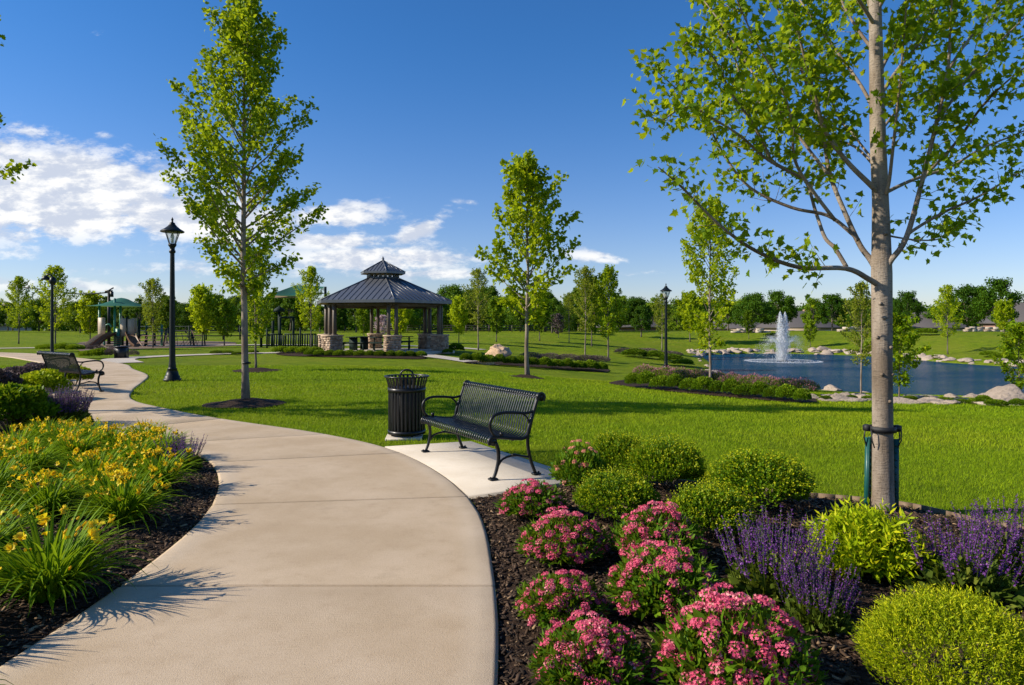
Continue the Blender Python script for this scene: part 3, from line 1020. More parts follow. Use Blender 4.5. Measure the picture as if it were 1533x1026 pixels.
# far wood: nobody could count it
g = G()
rng = np.random.default_rng(77)
for px in np.arange(-500, 2040, 9):
    D = rng.uniform(150, 175); x = (px - CXP) / FPX * D; h = rng.uniform(6.4, 8.8)
    n = 330
    q = rdir(n) * (rng.random(n) ** .4)[:, None] * np.array([2.6, 2.6, h * .5])
    g.inst(CARD, np.array([x, D, -1.65 + h * .5]) + q, frames(rdir(n), rdir(n) + np.array([0, 0, .4])), rng.uniform(.45, .9, n))
tag(g.build('far_woods', L['dark']), 'dark far off wood along the horizon', kind='stuff')


# ------------------------------------------------------------------ the big staked maple on the right
def PX(px, py, D):
    return np.array([(px - CXP) / FPX * D, D, EYE + (HZN - py) / FPX * D])


TD = 5.72
rng = np.random.default_rng(52)
T = G(); C = G()
tp = [(1322, 782), (1322, 740), (1321.5, 640), (1320.5, 520), (1320, 410), (1318, 300), (1314, 200), (1312, 100), (1310, 0), (1308, -120), (1304, -260), (1300, -400), (1302, -520)]
tr = np.array([PX(a, b, TD) for a, b in tp])
T.tube(spline(tr, 4), np.interp(np.arange(49) / 4, range(13), [.104, .086, .080, .079, .081, .064, .062, .055, .048, .040, .028, .016, .006]), 18, .5)
for px_, py_ in ((1311, 455), (1316, 476), (1327, 520), (1313, 560), (1325, 600), (1318, 352), (1308, 505), (1330, 560)):
    c_ = PX(px_, py_, TD); c0_ = PX(1320.5, py_, TD)
    dr_ = c_ - c0_; dr_[1] = -math.sqrt(max(.0001, .088 ** 2 - dr_[0] ** 2)); dr_ /= np.linalg.norm(dr_)
    T.tube(np.array([c0_ + dr_ * .080, c0_ + dr_ * .090 + np.array([0, 0, .003]), c0_ + dr_ * .096 + np.array([0, 0, .006])]), [.017, .012, .006], 7, .3)
limbs = [  # picture path, depth change along it, root radius
    ([(1316, 428), (1300, 418), (1266, 402), (1195, 400), (1130, 375), (1075, 335), (1020, 280), (985, 250)], -.9, .032),
    ([(1320, 420), (1304, 390), (1288, 368), (1267, 323), (1243, 262), (1230, 192), (1202, 110), (1181, 61), (1163, 8), (1150, -60)], .7, .034),
    ([(1285, 360), (1273, 348), (1239, 323), (1185, 311), (1124, 282), (1087, 237), (1050, 172), (1010, 131), (968, 93)], .5, .022),
    ([(1316, 290), (1304, 278), (1267, 241), (1235, 196), (1222, 150), (1205, 90), (1190, 20), (1180, -60)], -.6, .030),
    ([(1267, 400), (1250, 372), (1235, 356), (1222, 320), (1202, 266), (1153, 237), (1116, 155), (1100, 86), (1063, 8), (1050, -50)], 1.1, .022),
    ([(1250, 330), (1216, 285), (1190, 240), (1185, 180), (1165, 120), (1130, 60), (1095, -20)], -1.0, .018),
    ([(1200, 266), (1150, 240), (1110, 205), (1071, 180), (1030, 160), (990, 180), (972, 172)], -.8, .013),
    ([(1153, 237), (1130, 190), (1095, 140), (1070, 90), (1040, 60), (1020, 72)], -.5, .013),
    ([(1327, 415), (1332, 393), (1357, 356), (1382, 266), (1402, 184), (1419, 106), (1423, 33), (1428, -50)], -.7, .034),
    ([(1352, 362), (1363, 348), (1411, 319), (1464, 295), (1533, 254), (1580, 225)], -.5, .018),
    ([(1322, 292), (1331, 286), (1370, 268), (1423, 250), (1472, 221), (1533, 196), (1590, 160)], .8, .022),
    ([(1322, 300), (1330, 278), (1336, 230), (1343, 164), (1353, 61), (1360, -40)], -.9, .020),
    ([(1316, 80), (1296, 61), (1263, 8), (1240, -60)], .5, .022),
    ([(1316, 245), (1302, 233), (1276, 200), (1255, 176), (1240, 130), (1235, 80)], .9, .014),
    ([(1402, 184), (1440, 130), (1480, 80), (1520, 40), (1560, 0)], .6, .016),
    ([(1382, 266), (1430, 215), (1470, 160), (1510, 120), (1550, 90)], -1.0, .015),
    ([(1314, 150), (1340, 110), (1385, 50), (1420, -20), (1450, -90)], 1.2, .022),
    ([(1318, 350), (1345, 356), (1380, 360), (1411, 356), (1440, 330)], .4, .009),
    ([(1312, 120), (1345, 60), (1400, 10), (1470, -50)], .9, .018),
    ([(1311, 40), (1270, -20), (1200, -80), (1130, -130)], -1.1, .02),
    ([(1311, 20), (1350, -40), (1430, -110), (1500, -150)], -.9, .02),
    ([(1311, 60), (1300, 0), (1290, -100), (1270, -220)], 1.3, .02),
    ([(1314, 180), (1290, 130), (1240, 60), (1190, -10), (1140, -80)], 1.3, .02),
    ([(1240, 262), (1200, 210), (1140, 130), (1090, 50), (1045, -10), (1010, -50)], 1.0, .016),
    ([(1419, 106), (1450, 60), (1500, 0), (1540, -50)], .5, .015),
    ([(1308, -120), (1260, -200), (1200, -290)], .9, .02), ([(1308, -120), (1360, -220), (1420, -300)], -.9, .02),
    ([(1306, -180), (1330, -280), (1350, -380)], .9, .015), ([(1304, -200), (1270, -300), (1250, -400)], -.6, .015),
    ([(1316, 200), (1350, 160), (1400, 130), (1460, 100)], 1.4, .014), ([(1318, 260), (1280, 220), (1230, 205), (1170, 180), (1110, 130)], 1.5, .014),
]
P0, P1 = [], []
for pts, dd, r in limbs:
    m = len(pts)
    # start depth: nearest already-built point of the trunk
    prev = None
    q = []
    for k, (a, b) in enumerate(pts):
        f = k / (m - 1)
        q.append(PX(a, b, TD + dd * f ** 1.2 * .9))
    q = spline(np.array(q), 5)
    T.tube(q, r * .72 * (1 - np.linspace(0, 1, len(q))) ** .8 + .003, 7, .45)
    seg = np.linalg.norm(np.diff(q, axis=0), axis=1); Ls = np.concatenate([[0], np.cumsum(seg)])
    tot = Ls[-1]
    nt = int(tot * 17)
    for s in np.linspace(.20, 1, nt):
        s = min(1, s + rng.normal(0, .015))
        b = np.array([np.interp(s * tot, Ls, q[:, c]) for c in range(3)])
        b2 = np.array([np.interp(min(tot, s * tot + .1), Ls, q[:, c]) for c in range(3)])
        d0 = norm(b2 - b + 1e-6)
        d = norm(d0 * .55 + rdir(1)[0] * .75 + np.array([0, 0, .12]))
        ln = rng.uniform(.08, .30) * (1.15 - .5 * s)
        e = b + d * ln
        if s > .25 or rng.random() < .4:
            if ln > .14:
                T.tube(np.array([b, (b + e) / 2 + np.array([0, 0, -.008]), e]), [.003, .0024, .0014], 4, .3)
            P0.append(b + (e - b) * .3); P1.append(e)
P0, P1 = np.array(P0), np.array(P1)
keep = P1[:, 2] > 0
dens = np.where((P1[:, 2] > 3.2) & (P1[:, 0] < 3.6), 14, 9)
for n in (9, 14):
    k = dens == n
    leaves_on(C, MAPLE, P0[k], P1[k], n, .058, .05, .35, .45)
o = empty('maple_tree', 'large staked maple with thick grey trunk in the right mulch bed', 'tree', (0, 0, 0))
# tree empty sits at the trunk base
base = Vector(tr[0]); base.z = 0
for gg in (T, C):
    gg.V = [v - np.array(base) for v in gg.V]
o.location = base
T.build('trunk', M['bark'], o, True); C.build('crown', L['maple'], o)
# stakes and strap
for dx, dy, lab, rz in ((-.088, .06, 'green metal stake left of the big maple trunk', .5), (.095, -.02, 'green metal stake right of the big maple trunk', -.4)):
    g = G()
    g.box((0, 0, .27), (.045, .006, .74)); g.box((-.02, .016, .27), (.006, .03, .74)); g.box((.02, .016, .27), (.006, .03, .74))
    for z in np.arange(.05, .62, .06):
        g.box((0, -.006, z), (.012, .008, .02))
    s = g.build('tree_stake', M['green'], None, False, (base.x + dx, base.y + dy, 0)); s.rotation_euler = (.02, 0, rz)
    tag(s, lab, 'tree stake', 'green stakes of the big maple')
g = G()
zb = .72
ang = np.linspace(0, 2 * PI, 33)
ringp = np.stack([.098 * np.cos(ang), .098 * np.sin(ang)], -1)
V = []
for r_, z in ((.096, zb - .024), (.104, zb - .024), (.104, zb + .024), (.096, zb + .024)):
    V.append(np.stack([r_ * np.cos(ang[:-1]), r_ * np.sin(ang[:-1]), np.full(32, z)], -1))
V = np.stack(V, 1).reshape(-1, 3); i = np.arange(32)[:, None] * 4; j = np.arange(4)[None, :]
g.add(V, [np.stack([i + j, i + (j + 1) % 4, (i + 4) % 128 + (j + 1) % 4, (i + 4) % 128 + j], -1).reshape(-1, 4)])
for sx, sy in ((-1, .06), (1, -.02)):
    g.box((sx * .115, sy * .5, zb + .005), (.05, .05, .055), .2, bev=.008)
    g.tube(np.array([(sx * .13, sy * .5, zb - .01), (sx * .135, sy * .7, zb - .08), (sx * .10, sy, zb - .17)]), .006, 6)
    g.tube(np.array([(sx * .112, -.03, zb), (sx * .125, -.055, zb - .01), (sx * .12, -.06, zb - .09), (sx * .095, -.05, zb - .15)]), .005, 6)
t = g.build('tree_strap', M['strap'], None, False, (tr[2][0], base.y, 0)); tag(t, 'black rubber strap tying the big maple trunk to its stakes', 'tree strap')

# ------------------------------------------------------------------ BENCH
def arc(c, r, a0, a1, n):
    t = np.radians(np.linspace(a0, a1, n)); return [(c[0] + r * math.cos(x), c[1] + r * math.sin(x)) for x in t]


def make_bench(label, loc, rz):
    b = empty('park_bench', label, 'bench', loc, rz, 'slatted metal park benches')
    # profile in (y,z); front = -y
    seatp = np.array(arc((-.262, .385), .045, 215, 80, 9) + [(-.17, .425), (-.05, .405), (.06, .392)])
    backp = np.array([(.06, .392)] + arc((.07, .485), .094, 275, 345, 6) + [(.19, .58), (.245, .74), (.268, .80)] + arc((.305, .80), .040, 170, -50, 10))
    seatp = spline(seatp, 3); backp = spline(backp, 3)
    n = 35; Lw = 1.66
    g1, g2 = G(), G()
    for k in range(n):
        x = -Lw / 2 + Lw * k / (n - 1)
        g1.strip(seatp, x, .027, .006); g2.strip(backp, x, .027, .006)
    for y, z in ((-.12, .404), (.03, .382)):
        g1.box((0, y, z), (Lw, .03, .008))
    st = g1.build('seat', M['navy'], b)
    g2.build('backrest', M['navy'], b)
    for sx in (-1, 1):
        x = sx * .865
        # front leg
        fp = spline(np.array([(x, -.235, .375), (x, -.205, .30), (x, -.20, .20), (x, -.225, .09), (x, -.255, .02)]), 5)
        g = G(); g.tube(fp, np.linspace(.022, .017, len(fp)), 8); g.box((x, -.262, .012), (.062, .085, .022), bev=.006); g.tube(np.array([(x, -.29, .02), (x, -.29, .034)]), .010, 6)
        g.build('leg', M['black'], b)
        rp = spline(np.array([(x, .195, .60), (x, .150, .46), (x, .145, .32), (x, .175, .17), (x, .235, .02)]), 5)
        g = G(); g.tube(rp, np.linspace(.020, .018, len(rp)), 8); g.box((x, .245, .012), (.062, .085, .022), bev=.006); g.tube(np.array([(x, .275, .02), (x, .275, .034)]), .010, 6)
        g.build('leg', M['black'], b)
        # cast side rail following the profile
        g = G()
        full = np.concatenate([seatp, backp[1:]]); full = full[::2]
        pr = np.stack([np.full(len(full), x), full[:, 0], full[:, 1] - .004], -1)
        g.tube(pr, .018, 8)
        g.tube(np.array([(x - .01, .305, .80), (x + .01, .305, .80)]), .043, 14); g.tube(np.array([(x - .01, -.262, .385), (x + .01, -.262, .385)]), .044, 14)
        g.build('side_rail', M['black'], b)
        # looped armrest
        ap = spline(np.array([(x, .215, .66), (x, .12, .645), (x, -.02, .66), (x, -.16, .665), (x, -.255, .64), (x, -.295, .575), (x, -.285, .50), (x, -.235, .44), (x, -.17, .425), (x, -.155, .455), (x, -.18, .465)]), 4)
        g = G(); g.tube(ap, np.interp(np.linspace(0, 1, len(ap)), [0, .5, 1], [.014, .017, .012]), 8)
        g.tube(spline(np.array([(x, .06, .655), (x, .135, .60), (x, .165, .52)]), 5), .010, 8)
        g.lathe([(0, -.02), (.02, -.012), (.02, .012), (0, .02)], 10, c=(x, -.165, .455))
        g.build('armrest', M['black'], b)
        # arched brace
        bp = spline(np.array([(x, -.215, .12), (x, -.15, .20), (x, -.02, .225), (x, .09, .205), (x, .165, .19)]), 5)
        g = G(); g.tube(bp, .012, 8); g.box((x, -.02, .228), (.03, .055, .03), bev=.006)
        g.build('brace', M['black'], b)
    g = G()
    g.tube(np.array([(-.865, -.03, .385), (.865, -.03, .385)]), .014, 8)
    g.build('cross_rail', M['black'], b)
    return b


bench = make_bench('black slatted metal bench on the pale concrete pad', (-.395, 7.69, PTOP + .004), math.radians(-60))
bd = math.atan2(-1.2, 1.6)
g = G()
bl = dup(bench, 'dark slatted bench seen from behind beside the far left bend of the path', (-10.36, 16.04, PTOP + .004), bd + PI, 1.08)

# pad under left bench
LP = np.array([(-9.4, 13.2), (-8.5, 14.9), (-9.6, 16.9), (-11.6, 16.9), (-11.5, 15.2)])

# ------------------------------------------------------------------ TRASH CAN
def make_bin(label, loc, s=1.0):
    b = empty('trash_can', label, 'trash can', loc, 0, None, s)
    g = G(); n = 30
    prof = np.array([(.243, .05), (.243, .30), (.243, .60), (.245, .66), (.256, .72), (.272, .77), (.284, .80)])
    for k in range(n):
        an = k * 2 * PI / n
        q = G(); q.strip(spline(prof, 3), 0, .030, .006)
        V = q.V[0]; V = np.stack([V[:, 1] * math.cos(an) - V[:, 0] * math.sin(an), V[:, 1] * math.sin(an) + V[:, 0] * math.cos(an), V[:, 2]], -1)
        g.add(V, q.F[4])
    g.build('slat_body', M['black'], b)
    g = G(); g.lathe([(.268, .795), (.296, .792), (.302, .802), (.296, .812), (.268, .810), (.268, .795)], 36); g.build('top_ring', M['black'], b, True)
    g = G(); g.lathe([(.247, .60), (.254, .60), (.254, .655), (.247, .655)], 36); g.build('band', M['black'], b, True)
    g = G(); g.lathe([(.238, .04), (.252, .04), (.252, .09), (.238, .09)], 36); g.lathe([(0, .05), (.24, .05)], 36)
    for k in range(4):
        an = k * PI / 2 + .5; g.tube(np.array([(.2 * math.cos(an), .2 * math.sin(an), 0), (.2 * math.cos(an), .2 * math.sin(an), .05)]), .018, 8)
    g.build('base_ring', M['black'], b)
    g = G(); g.lathe([(0, .06), (.215, .06), (.225, .40), (.228, .645), (.205, .66), (.12, .675), (.10, .665), (0, .60)], 32); g.build('liner', M['strap'], b, True)
    g = G(); g.tube(spline(np.array([(-.085, 0, .655), (-.085, 0, .80), (-.075, 0, .85), (-.03, 0, .885), (.03, 0, .885), (.075, 0, .85), (.085, 0, .80), (.085, 0, .655)]), 4), .012, 8); g.build('handle', M['black'], b, True)
    return b


p = P(609, 656)
make_bin('black slatted trash can with flared rim beside the bench', (p.x, p.y, .02), 1.05)
g = G(); g.box((0, 0, .01), (.50, .46, .05), .1, bev=.01)
o = g.build('concrete_footing', M['pad'], None, False, (p.x - .03, p.y - .02, 0)); tag(o, 'small concrete footing under the trash can', kind='structure')
p2 = P(182, 537)
b2 = empty('planter_bin', 'dark square litter bin by the shrubs at the far path bend', 'trash can', p2)
g = G(); g.box((0, 0, .26), (.44, .44, .52), bev=.03); g.build('bin_body', M['black'], b2)
g = G(); g.box((0, 0, .55), (.50, .50, .05), bev=.02); g.build('lid', M['black'], b2)


# ------------------------------------------------------------------ LAMP POSTS
def make_lamp(label, loc, s=1.0):
    b = empty('street_lamp', label, 'lamp post', loc, .35, 'black park lamp posts', s)
    g = G()
    g.lathe([(0, 0), (.235, 0), (.235, .07), (.20, .08), (.20, .15), (.175, .16), (.15, .26), (.12, .34), (.14, .35), (.10, .37), (.10, .40), (.085, .55)], 20)
    g.build('base', M['lampm'], b)
    g = G()
    V, fl = [], []
    k = 24
    ang = np.arange(k) * 2 * PI / k
    zz = [.45, 1.5, 2.6, 3.62]; rr = [.082, .075, .066, .058]
    for z, r in zip(zz, rr):
        q = r * np.where(np.arange(k) % 2 == 0, 1, .9)
        V.append(np.stack([q * np.cos(ang), q * np.sin(ang), np.full(k, z)], -1))
    V = np.concatenate(V); i = np.arange(3)[:, None] * k; j = np.arange(k)[None, :]
    g.add(V, [np.stack([i + j, i + (j + 1) % k, i + k + (j + 1) % k, i + k + j], -1).reshape(-1, 4)])
    g.build('pole', M['lampm'], b)
    g = G(); g.lathe([(.058, 3.60), (.085, 3.63), (.085, 3.68), (.065, 3.70), (.065, 3.76), (.105, 3.82), (.11, 3.87), (0, 3.87)], 16); g.build('capital', M['lampm'], b, True)
    lan = G()
    z0, z1 = 3.87, 4.20; r0, r1 = .105, .235
    for q in range(4):
        an = q * PI / 2 + PI / 4
        c, s_ = math.cos(an), math.sin(an)
        lan.tube(np.array([(r0 * c, r0 * s_, z0), (r1 * c, r1 * s_, z1)]), .010, 6)
        an2 = an + PI / 2
        for r, z in ((r0, z0), (r1, z1)):
            lan.tube(np.array([(r * c, r * s_, z), (r * math.cos(an2), r * math.sin(an2), z)]), .009, 6)
    lan = lan.build('lantern', M['lampm'], b)
    g = G()
    V = [(r * .96 * math.cos(q * PI / 2 + PI / 4), r * .96 * math.sin(q * PI / 2 + PI / 4), z) for r, z in ((r0, z0), (r1, z1)) for q in range(4)]
    g.add(V, [np.array([(q, (q + 1) % 4, 4 + (q + 1) % 4, 4 + q) for q in range(4)])]); g.build('glass', M['glass'], lan)
    g = G(); g.lathe([(0, 3.90), (.035, 3.90), (.04, 4.0), (.05, 4.08), (.03, 4.15), (0, 4.17)], 10); g.build('bulb', M['trim'], lan, True)
    g = G(); g.lathe([(0, 4.20), (.30, 4.195), (.32, 4.215), (.30, 4.24), (.20, 4.30), (.12, 4.37), (.075, 4.43), (.07, 4.46), (.03, 4.48), (.022, 4.53), (.035, 4.55), (.02, 4.59), (0, 4.63)], 16)
    g.build('roof_cap', M['lampm'], lan, True)
    return b


p = P(258, 571); lamp = make_lamp('tall black lantern post on the lawn left of the tall young tree', p, height_at(p, 325) / 4.63)
p = P(997, 556); h = height_at(p, 424); dup(lamp, 'black lantern post on the slope left of the fountain', p, .3, h / 4.63)
p = P(78, 535); h = height_at(p, 410)
b3 = empty('area_light', 'thin dark lamp post with curved double head behind the left bench', 'lamp post', p)
g = G(); g.lathe([(.16, 0), (.16, .1), (.09, .2), (.07, .4), (.055, h * .93)], 12); g.build('pole', M['lampm'], b3, True)
g = G(); g.tube(spline(np.array([(0, 0, h * .9), (0, 0, h * .96), (-.07, 0, h * .985), (-.2, 0, h * .99), (-.3, 0, h * .96)]), 4), .035, 8); g.build('arm', M['lampm'], b3, True)
g = G(); g.lathe([(0, h * .985), (.10, h * .97), (.2, h * .935), (.17, h * .925), (0, h * .925)], 14, c=(-.3, 0, 0)); g.build('lamp_head', M['lampm'], b3, True)
g = G(); g.lathe([(0, h * .965), (.10, h * .955), (.16, h * .91), (.10, h * .87), (0, h * .86)], 14, c=(.03, 0, 0)); g.build('lamp_head', M['lampm'], b3, True)

# ------------------------------------------------------------------ GAZEBO
gz = empty('gazebo', 'hexagonal gazebo with dark seamed metal roof, cupola and stone pillars', 'gazebo', GZ)
A6 = np.arange(6) * PI / 3 + math.radians(-11)


def hexroof(g, R0, z0, R1, z1, nrib, th=.06, rib=.03):
    c0 = np.stack([R0 * np.cos(A6), R0 * np.sin(A6), np.full(6, z0)], -1); c1 = np.stack([R1 * np.cos(A6), R1 * np.sin(A6), np.full(6, z1)], -1)
    for k in range(6):
        a, b, c, d = c0[k], c0[(k + 1) % 6], c1[(k + 1) % 6], c1[k]
        g.add([a, b, c, d], [np.array([(0, 1, 2, 3)])], .5)
        nrm_ = norm(np.cross(b - a, d - a))
        e = norm(b - a); Lf = np.linalg.norm(b - a); L1 = np.linalg.norm(c - d)
        up = (c + d) / 2 - (a + b) / 2
        for q in range(1, nrib):
            s = Lf * q / nrib
            off = abs(s - Lf / 2)
            fr = 1.0 if off <= L1 / 2 else (Lf / 2 - off) / (Lf / 2 - L1 / 2)
            if fr < .04: continue
            b0 = a + e * s + nrm_ * .012; b1 = b0 + up * fr * .995
            g.tube(np.array([b0, b1]), rib * .6, 4, .5)
        g.tube(np.array([a + nrm_ * .01, d + nrm_ * .01]), rib * 1.3, 6)
    # underside and fascia
    lo = c0 - np.array([0, 0, th * 2.6])
    for k in range(6):
        g.add([c0[k], c0[(k + 1) % 6], lo[(k + 1) % 6], lo[k]], [np.array([(3, 2, 1, 0)])])


g = G(); hexroof(g, 4.12, 2.88, .98, 4.20, 13); g.build('roof', M['roof'], gz)
g = G()
c0 = np.stack([4.06 * np.cos(A6), 4.06 * np.sin(A6), np.full(6, 2.74)], -1); cc = np.stack([.98 * np.cos(A6), .98 * np.sin(A6), np.full(6, 3.98)], -1)
for k in range(6):
    g.add([c0[k], c0[(k + 1) % 6], cc[(k + 1) % 6], cc[k]], [np.array([(3, 2, 1, 0)])])
g.build('ceiling', M['soffit'], gz)
g = G()
for k in range(6):
    a = np.array([3.42 * math.cos(A6[k]), 3.42 * math.sin(A6[k]), 2.66]); b = np.array([3.42 * math.cos(A6[(k + 1) % 6]), 3.42 * math.sin(A6[(k + 1) % 6]), 2.66])
    g.box((a + b) / 2, (np.linalg.norm(b - a), .14, .26), math.atan2(b[1] - a[1], b[0] - a[0]))
g.build('ring_beam', M['post'], gz)
cu = G()
for k in range(6):
    a = np.array([.93 * math.cos(A6[k]), .93 * math.sin(A6[k]), 4.33]); b = np.array([.93 * math.cos(A6[(k + 1) % 6]), .93 * math.sin(A6[(k + 1) % 6]), 4.33])
    ln = np.linalg.norm(b - a); rz = math.atan2(b[1] - a[1], b[0] - a[0])
    cu.box((a + b) / 2 - np.array([0, 0, .11]), (ln, .06, .14), rz); cu.box((a + b) / 2 + np.array([0, 0, .17]), (ln, .06, .10), rz)
    for f in (0, .33, .66):
        q = a + (b - a) * f; cu.box(q + np.array([0, 0, .04]), (.11, .10, .28), rz)
cu = cu.build('cupola', M['roof'], gz)
g = G(); hexroof(g, 1.36, 4.56, .07, 5.22, 7, .04, .025); g.build('cupola_roof', M['roof'], cu)
g = G(); g.lathe([(1.3, 4.47), (0, 4.47)], 6, ang0=A6[0]); g.build('cupola_ceiling', M['soffit'], cu)
g = G(); g.lathe([(.10, 5.18), (.10, 5.26), (.07, 5.30), (.085, 5.36), (.05, 5.42), (.02, 5.47), (0, 5.52)], 10); g.build('finial', M['roof'], cu, True)


def stonepillar(rs, w=.80, h=.95):
    g = G()
    z = .0
    while z < h - .08:
        rh = rs.uniform(.07, .15); rh = min(rh, h - .08 - z)
        for side in range(4):
            x = -w / 2
            while x < w / 2 - .02:
                l = min(rs.uniform(.12, .34), w / 2 - x)
                if w / 2 - (x + l) < .07: l = w / 2 - x
                pr = rs.uniform(-.012, .022)
                cx, cy = x + l / 2, -w / 2 + .05 - pr
                an = side * PI / 2
                g.box((cx * math.cos(an) - cy * math.sin(an), cx * math.sin(an) + cy * math.cos(an), z + rh / 2), (l - .012, .10, rh - .012), an, rs.random(), .008)
                x += l
        z += rh
    g.box((0, 0, (h - .08) / 2), (w - .06, w - .06, h - .082), 0, .3)
    g.box((0, 0, h - .04), (w + .08, w + .08, .08), 0, .8, .012)
    return g


for k in range(6):
    x, y = 3.42 * math.cos(A6[k]), 3.42 * math.sin(A6[k])
    pl = stonepillar(np.random.default_rng(k)).build('pillar', M['ledge'], gz)
    pl.location = (x, y, .05); pl.rotation_euler = (0, 0, A6[k] + PI / 2)
    for q in (-1, 1):
        e = A6[k] + PI / 2
        g = G(); g.box((0, 0, .8), (.17, .17, 1.62), 0, .5, .01); g.box((0, 0, .03), (.22, .22, .06))
        o = g.build('post', M['post'], gz); o.location = (x + q * .2 * math.cos(e), y + q * .2 * math.sin(e), 1.0); o.rotation_euler = (0, 0, e)


def picnic(label, loc, rz):
    t = empty('picnic_table', label, 'picnic table', loc, rz, 'picnic tables in the gazebo')
    g = G()
    for k in range(5): g.box((0, -.30 + .15 * k, .76), (1.8, .13, .04))
    g.build('tabletop', M['play_dark'], t)
    for s in (-1, 1):
        g = G(); g.box((0, s * .68, .45), (1.8, .26, .04)); g.build('bench_seat', M['play_dark'], t)
        g = G(); g.box((s * .65, 0, .38), (.07, .5, .74)); g.box((s * .65, 0, .40), (.07, 1.4, .07)); g.box((s * .65, .62, .22), (.07, .07, .42)); g.box((s * .65, -.62, .22), (.07, .07, .42)); g.build('leg_frame', M['play_dark'], t)
    return t


pt = picnic('dark picnic table in the gazebo nearest the middle posts', (GZ.x + .3, GZ.y - .6, .07), .2)
dup(pt, 'dark picnic table at the left inside the gazebo', (GZ.x - 1.5, GZ.y + .5, .07), 1.3)
dup(pt, 'dark picnic table at the back inside the gazebo', (GZ.x + .6, GZ.y + 1.7, .07), .1)

# ------------------------------------------------------------------ SHRUBS
def bushcloud(w, h, n, leaf, tpl=LEAF, seed=0, lump=.12, up=.6, tipc=True, inner=.35):
    """dense dome of leaves: shell plus inner leaves, uneven outline"""
    global rng
    rng = np.random.default_rng(seed)
    g = G()
    v = rdir(n); v[:, 2] = np.abs(v[:, 2]) * 1.0 - .18
    v = norm(v)
    fr = rng.normal(size=(7, 3)) * 3.2; ph = rng.uniform(0, 6.28, 7)
    lumpv = (np.sin(v @ fr.T + ph)).mean(1) * 2.2
    r = (1 + lump * lumpv) * np.where(rng.random(n) < inner, rng.uniform(.55, .95, n), rng.uniform(.93, 1.06, n))
    pos = v * r[:, None] * np.array([w / 2, w / 2, h * .56]) + np.array([0, 0, h * .44])
    pos[:, 2] = np.maximum(pos[:, 2], .01)
    ax = v * .8 + rdir(n) * .75 + np.array([0, 0, up])
    nr = v * .5 + rdir(n)
    # new growth at the outermost top is lighter (a trait of the plant)
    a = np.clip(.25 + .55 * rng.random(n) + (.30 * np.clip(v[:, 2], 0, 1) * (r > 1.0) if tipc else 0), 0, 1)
    g.inst(tpl, pos, frames(ax, nr), leaf * rng.uniform(.6, 1.3, n), a)
    return g


def stems(h, w, n, seed=0, r=.006):
    rs = np.random.default_rng(seed); g = G()
    for k in range(n):
        an = rs.uniform(0, 2 * PI); e = np.array([math.cos(an) * w * .32, math.sin(an) * w * .32, h * rs.uniform(.5, .8)])
        g.tube(np.array([e * np.array([.1, .1, 0]), e * np.array([.45, .45, .5]), e]), [r, r * .8, r * .4], 5)
    return g


def sprigs(g, pos, ax, ln, tpl, leaf, per=7, twist=1.0, tip=.0):
    """small leafy shoots: leaves set along each shoot, lighter towards its tip"""
    n = len(pos)
    for k in range(per):
        f = (k + .5) / per
        q = pos + ax * (ln * f)[:, None]
        an = k * 2.4 + rng.uniform(0, 6.28, n) * .3
        ref = np.stack([np.cos(an), np.sin(an), np.zeros(n)], -1)
        la = norm(ax * .75 + norm(np.cross(ax, ref)) * .7 + rdir(n) * .2)
        g.inst(tpl, q, frames(la, rdir(n) + ax), leaf * (1.1 - .5 * f) * rng.uniform(.8, 1.2, n), np.clip(f * tip + rng.random(n) * (1 - tip * .6), 0, 1))


PR = {}


def shrub(key, build, name, label, cat, p, rz, s, group=None):
    if key not in PR:
        o = empty(name, label, cat, p, rz, group, s)
        for nm, gg, mt in build():
            gg.build(nm, mt, o)
        PR[key] = o
        return o
    o = dup(PR[key], label, p, rz, s, group); o.name = name
    return o


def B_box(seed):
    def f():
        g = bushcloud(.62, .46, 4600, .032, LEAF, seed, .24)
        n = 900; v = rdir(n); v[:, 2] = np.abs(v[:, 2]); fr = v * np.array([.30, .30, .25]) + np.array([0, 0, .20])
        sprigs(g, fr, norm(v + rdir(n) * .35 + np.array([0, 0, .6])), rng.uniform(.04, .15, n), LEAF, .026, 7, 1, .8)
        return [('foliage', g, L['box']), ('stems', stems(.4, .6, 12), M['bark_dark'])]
    return f


def B_gold():
    g = bushcloud(.68, .52, 5600, .022, NARROW, 61, .22, .8)
    n = 2600; v = rdir(n); v[:, 2] = np.abs(v[:, 2]) - .1; v = norm(v); fr = v * np.array([.325, .325, .27]) * rng.uniform(.85, 1.03, n)[:, None] + np.array([0, 0, .23])
    sprigs(g, fr, norm(v * .8 + rdir(n) * .35 + np.array([0, 0, .7])), rng.uniform(.03, .11, n), NARROW, .025, 9, 1, .8)
    return [('foliage', g, L['gold']), ('stems', stems(.4, .6, 12), M['bark_dark'])]


def B_lime():
    global rng
    rng = np.random.default_rng(63)
    g = G(); n = 620; v = rdir(n); v[:, 2] = np.abs(v[:, 2]); v = norm(v + np.array([0, 0, .15]))
    fr = v * np.array([.24, .24, .30]) * rng.uniform(.3, 1, n)[:, None] + np.array([0, 0, .04])
    sprigs(g, fr, norm(v + rdir(n) * .45 + np.array([0, 0, .35])), rng.uniform(.10, .20, n), NARROW, .085, 11, 1, .4)
    return [('foliage', g, L['lime']), ('stems', stems(.4, .5, 16), M['bark_dark'])]


def headpts(n, w, h, seed):
    global rng
    rng = np.random.default_rng(seed)
    q = np.sqrt(rng.random(n)); an = rng.uniform(0, 2 * PI, n)
    x, y = q * np.cos(an) * w / 2, q * np.sin(an) * w / 2
    z = h * (1 - .55 * q ** 2.2) * rng.uniform(.62, 1.12, n)
    v = norm(np.stack([x * 1.4 / w, y * 1.4 / w, np.full(n, .75)], -1))
    return np.stack([x, y, z], -1), v


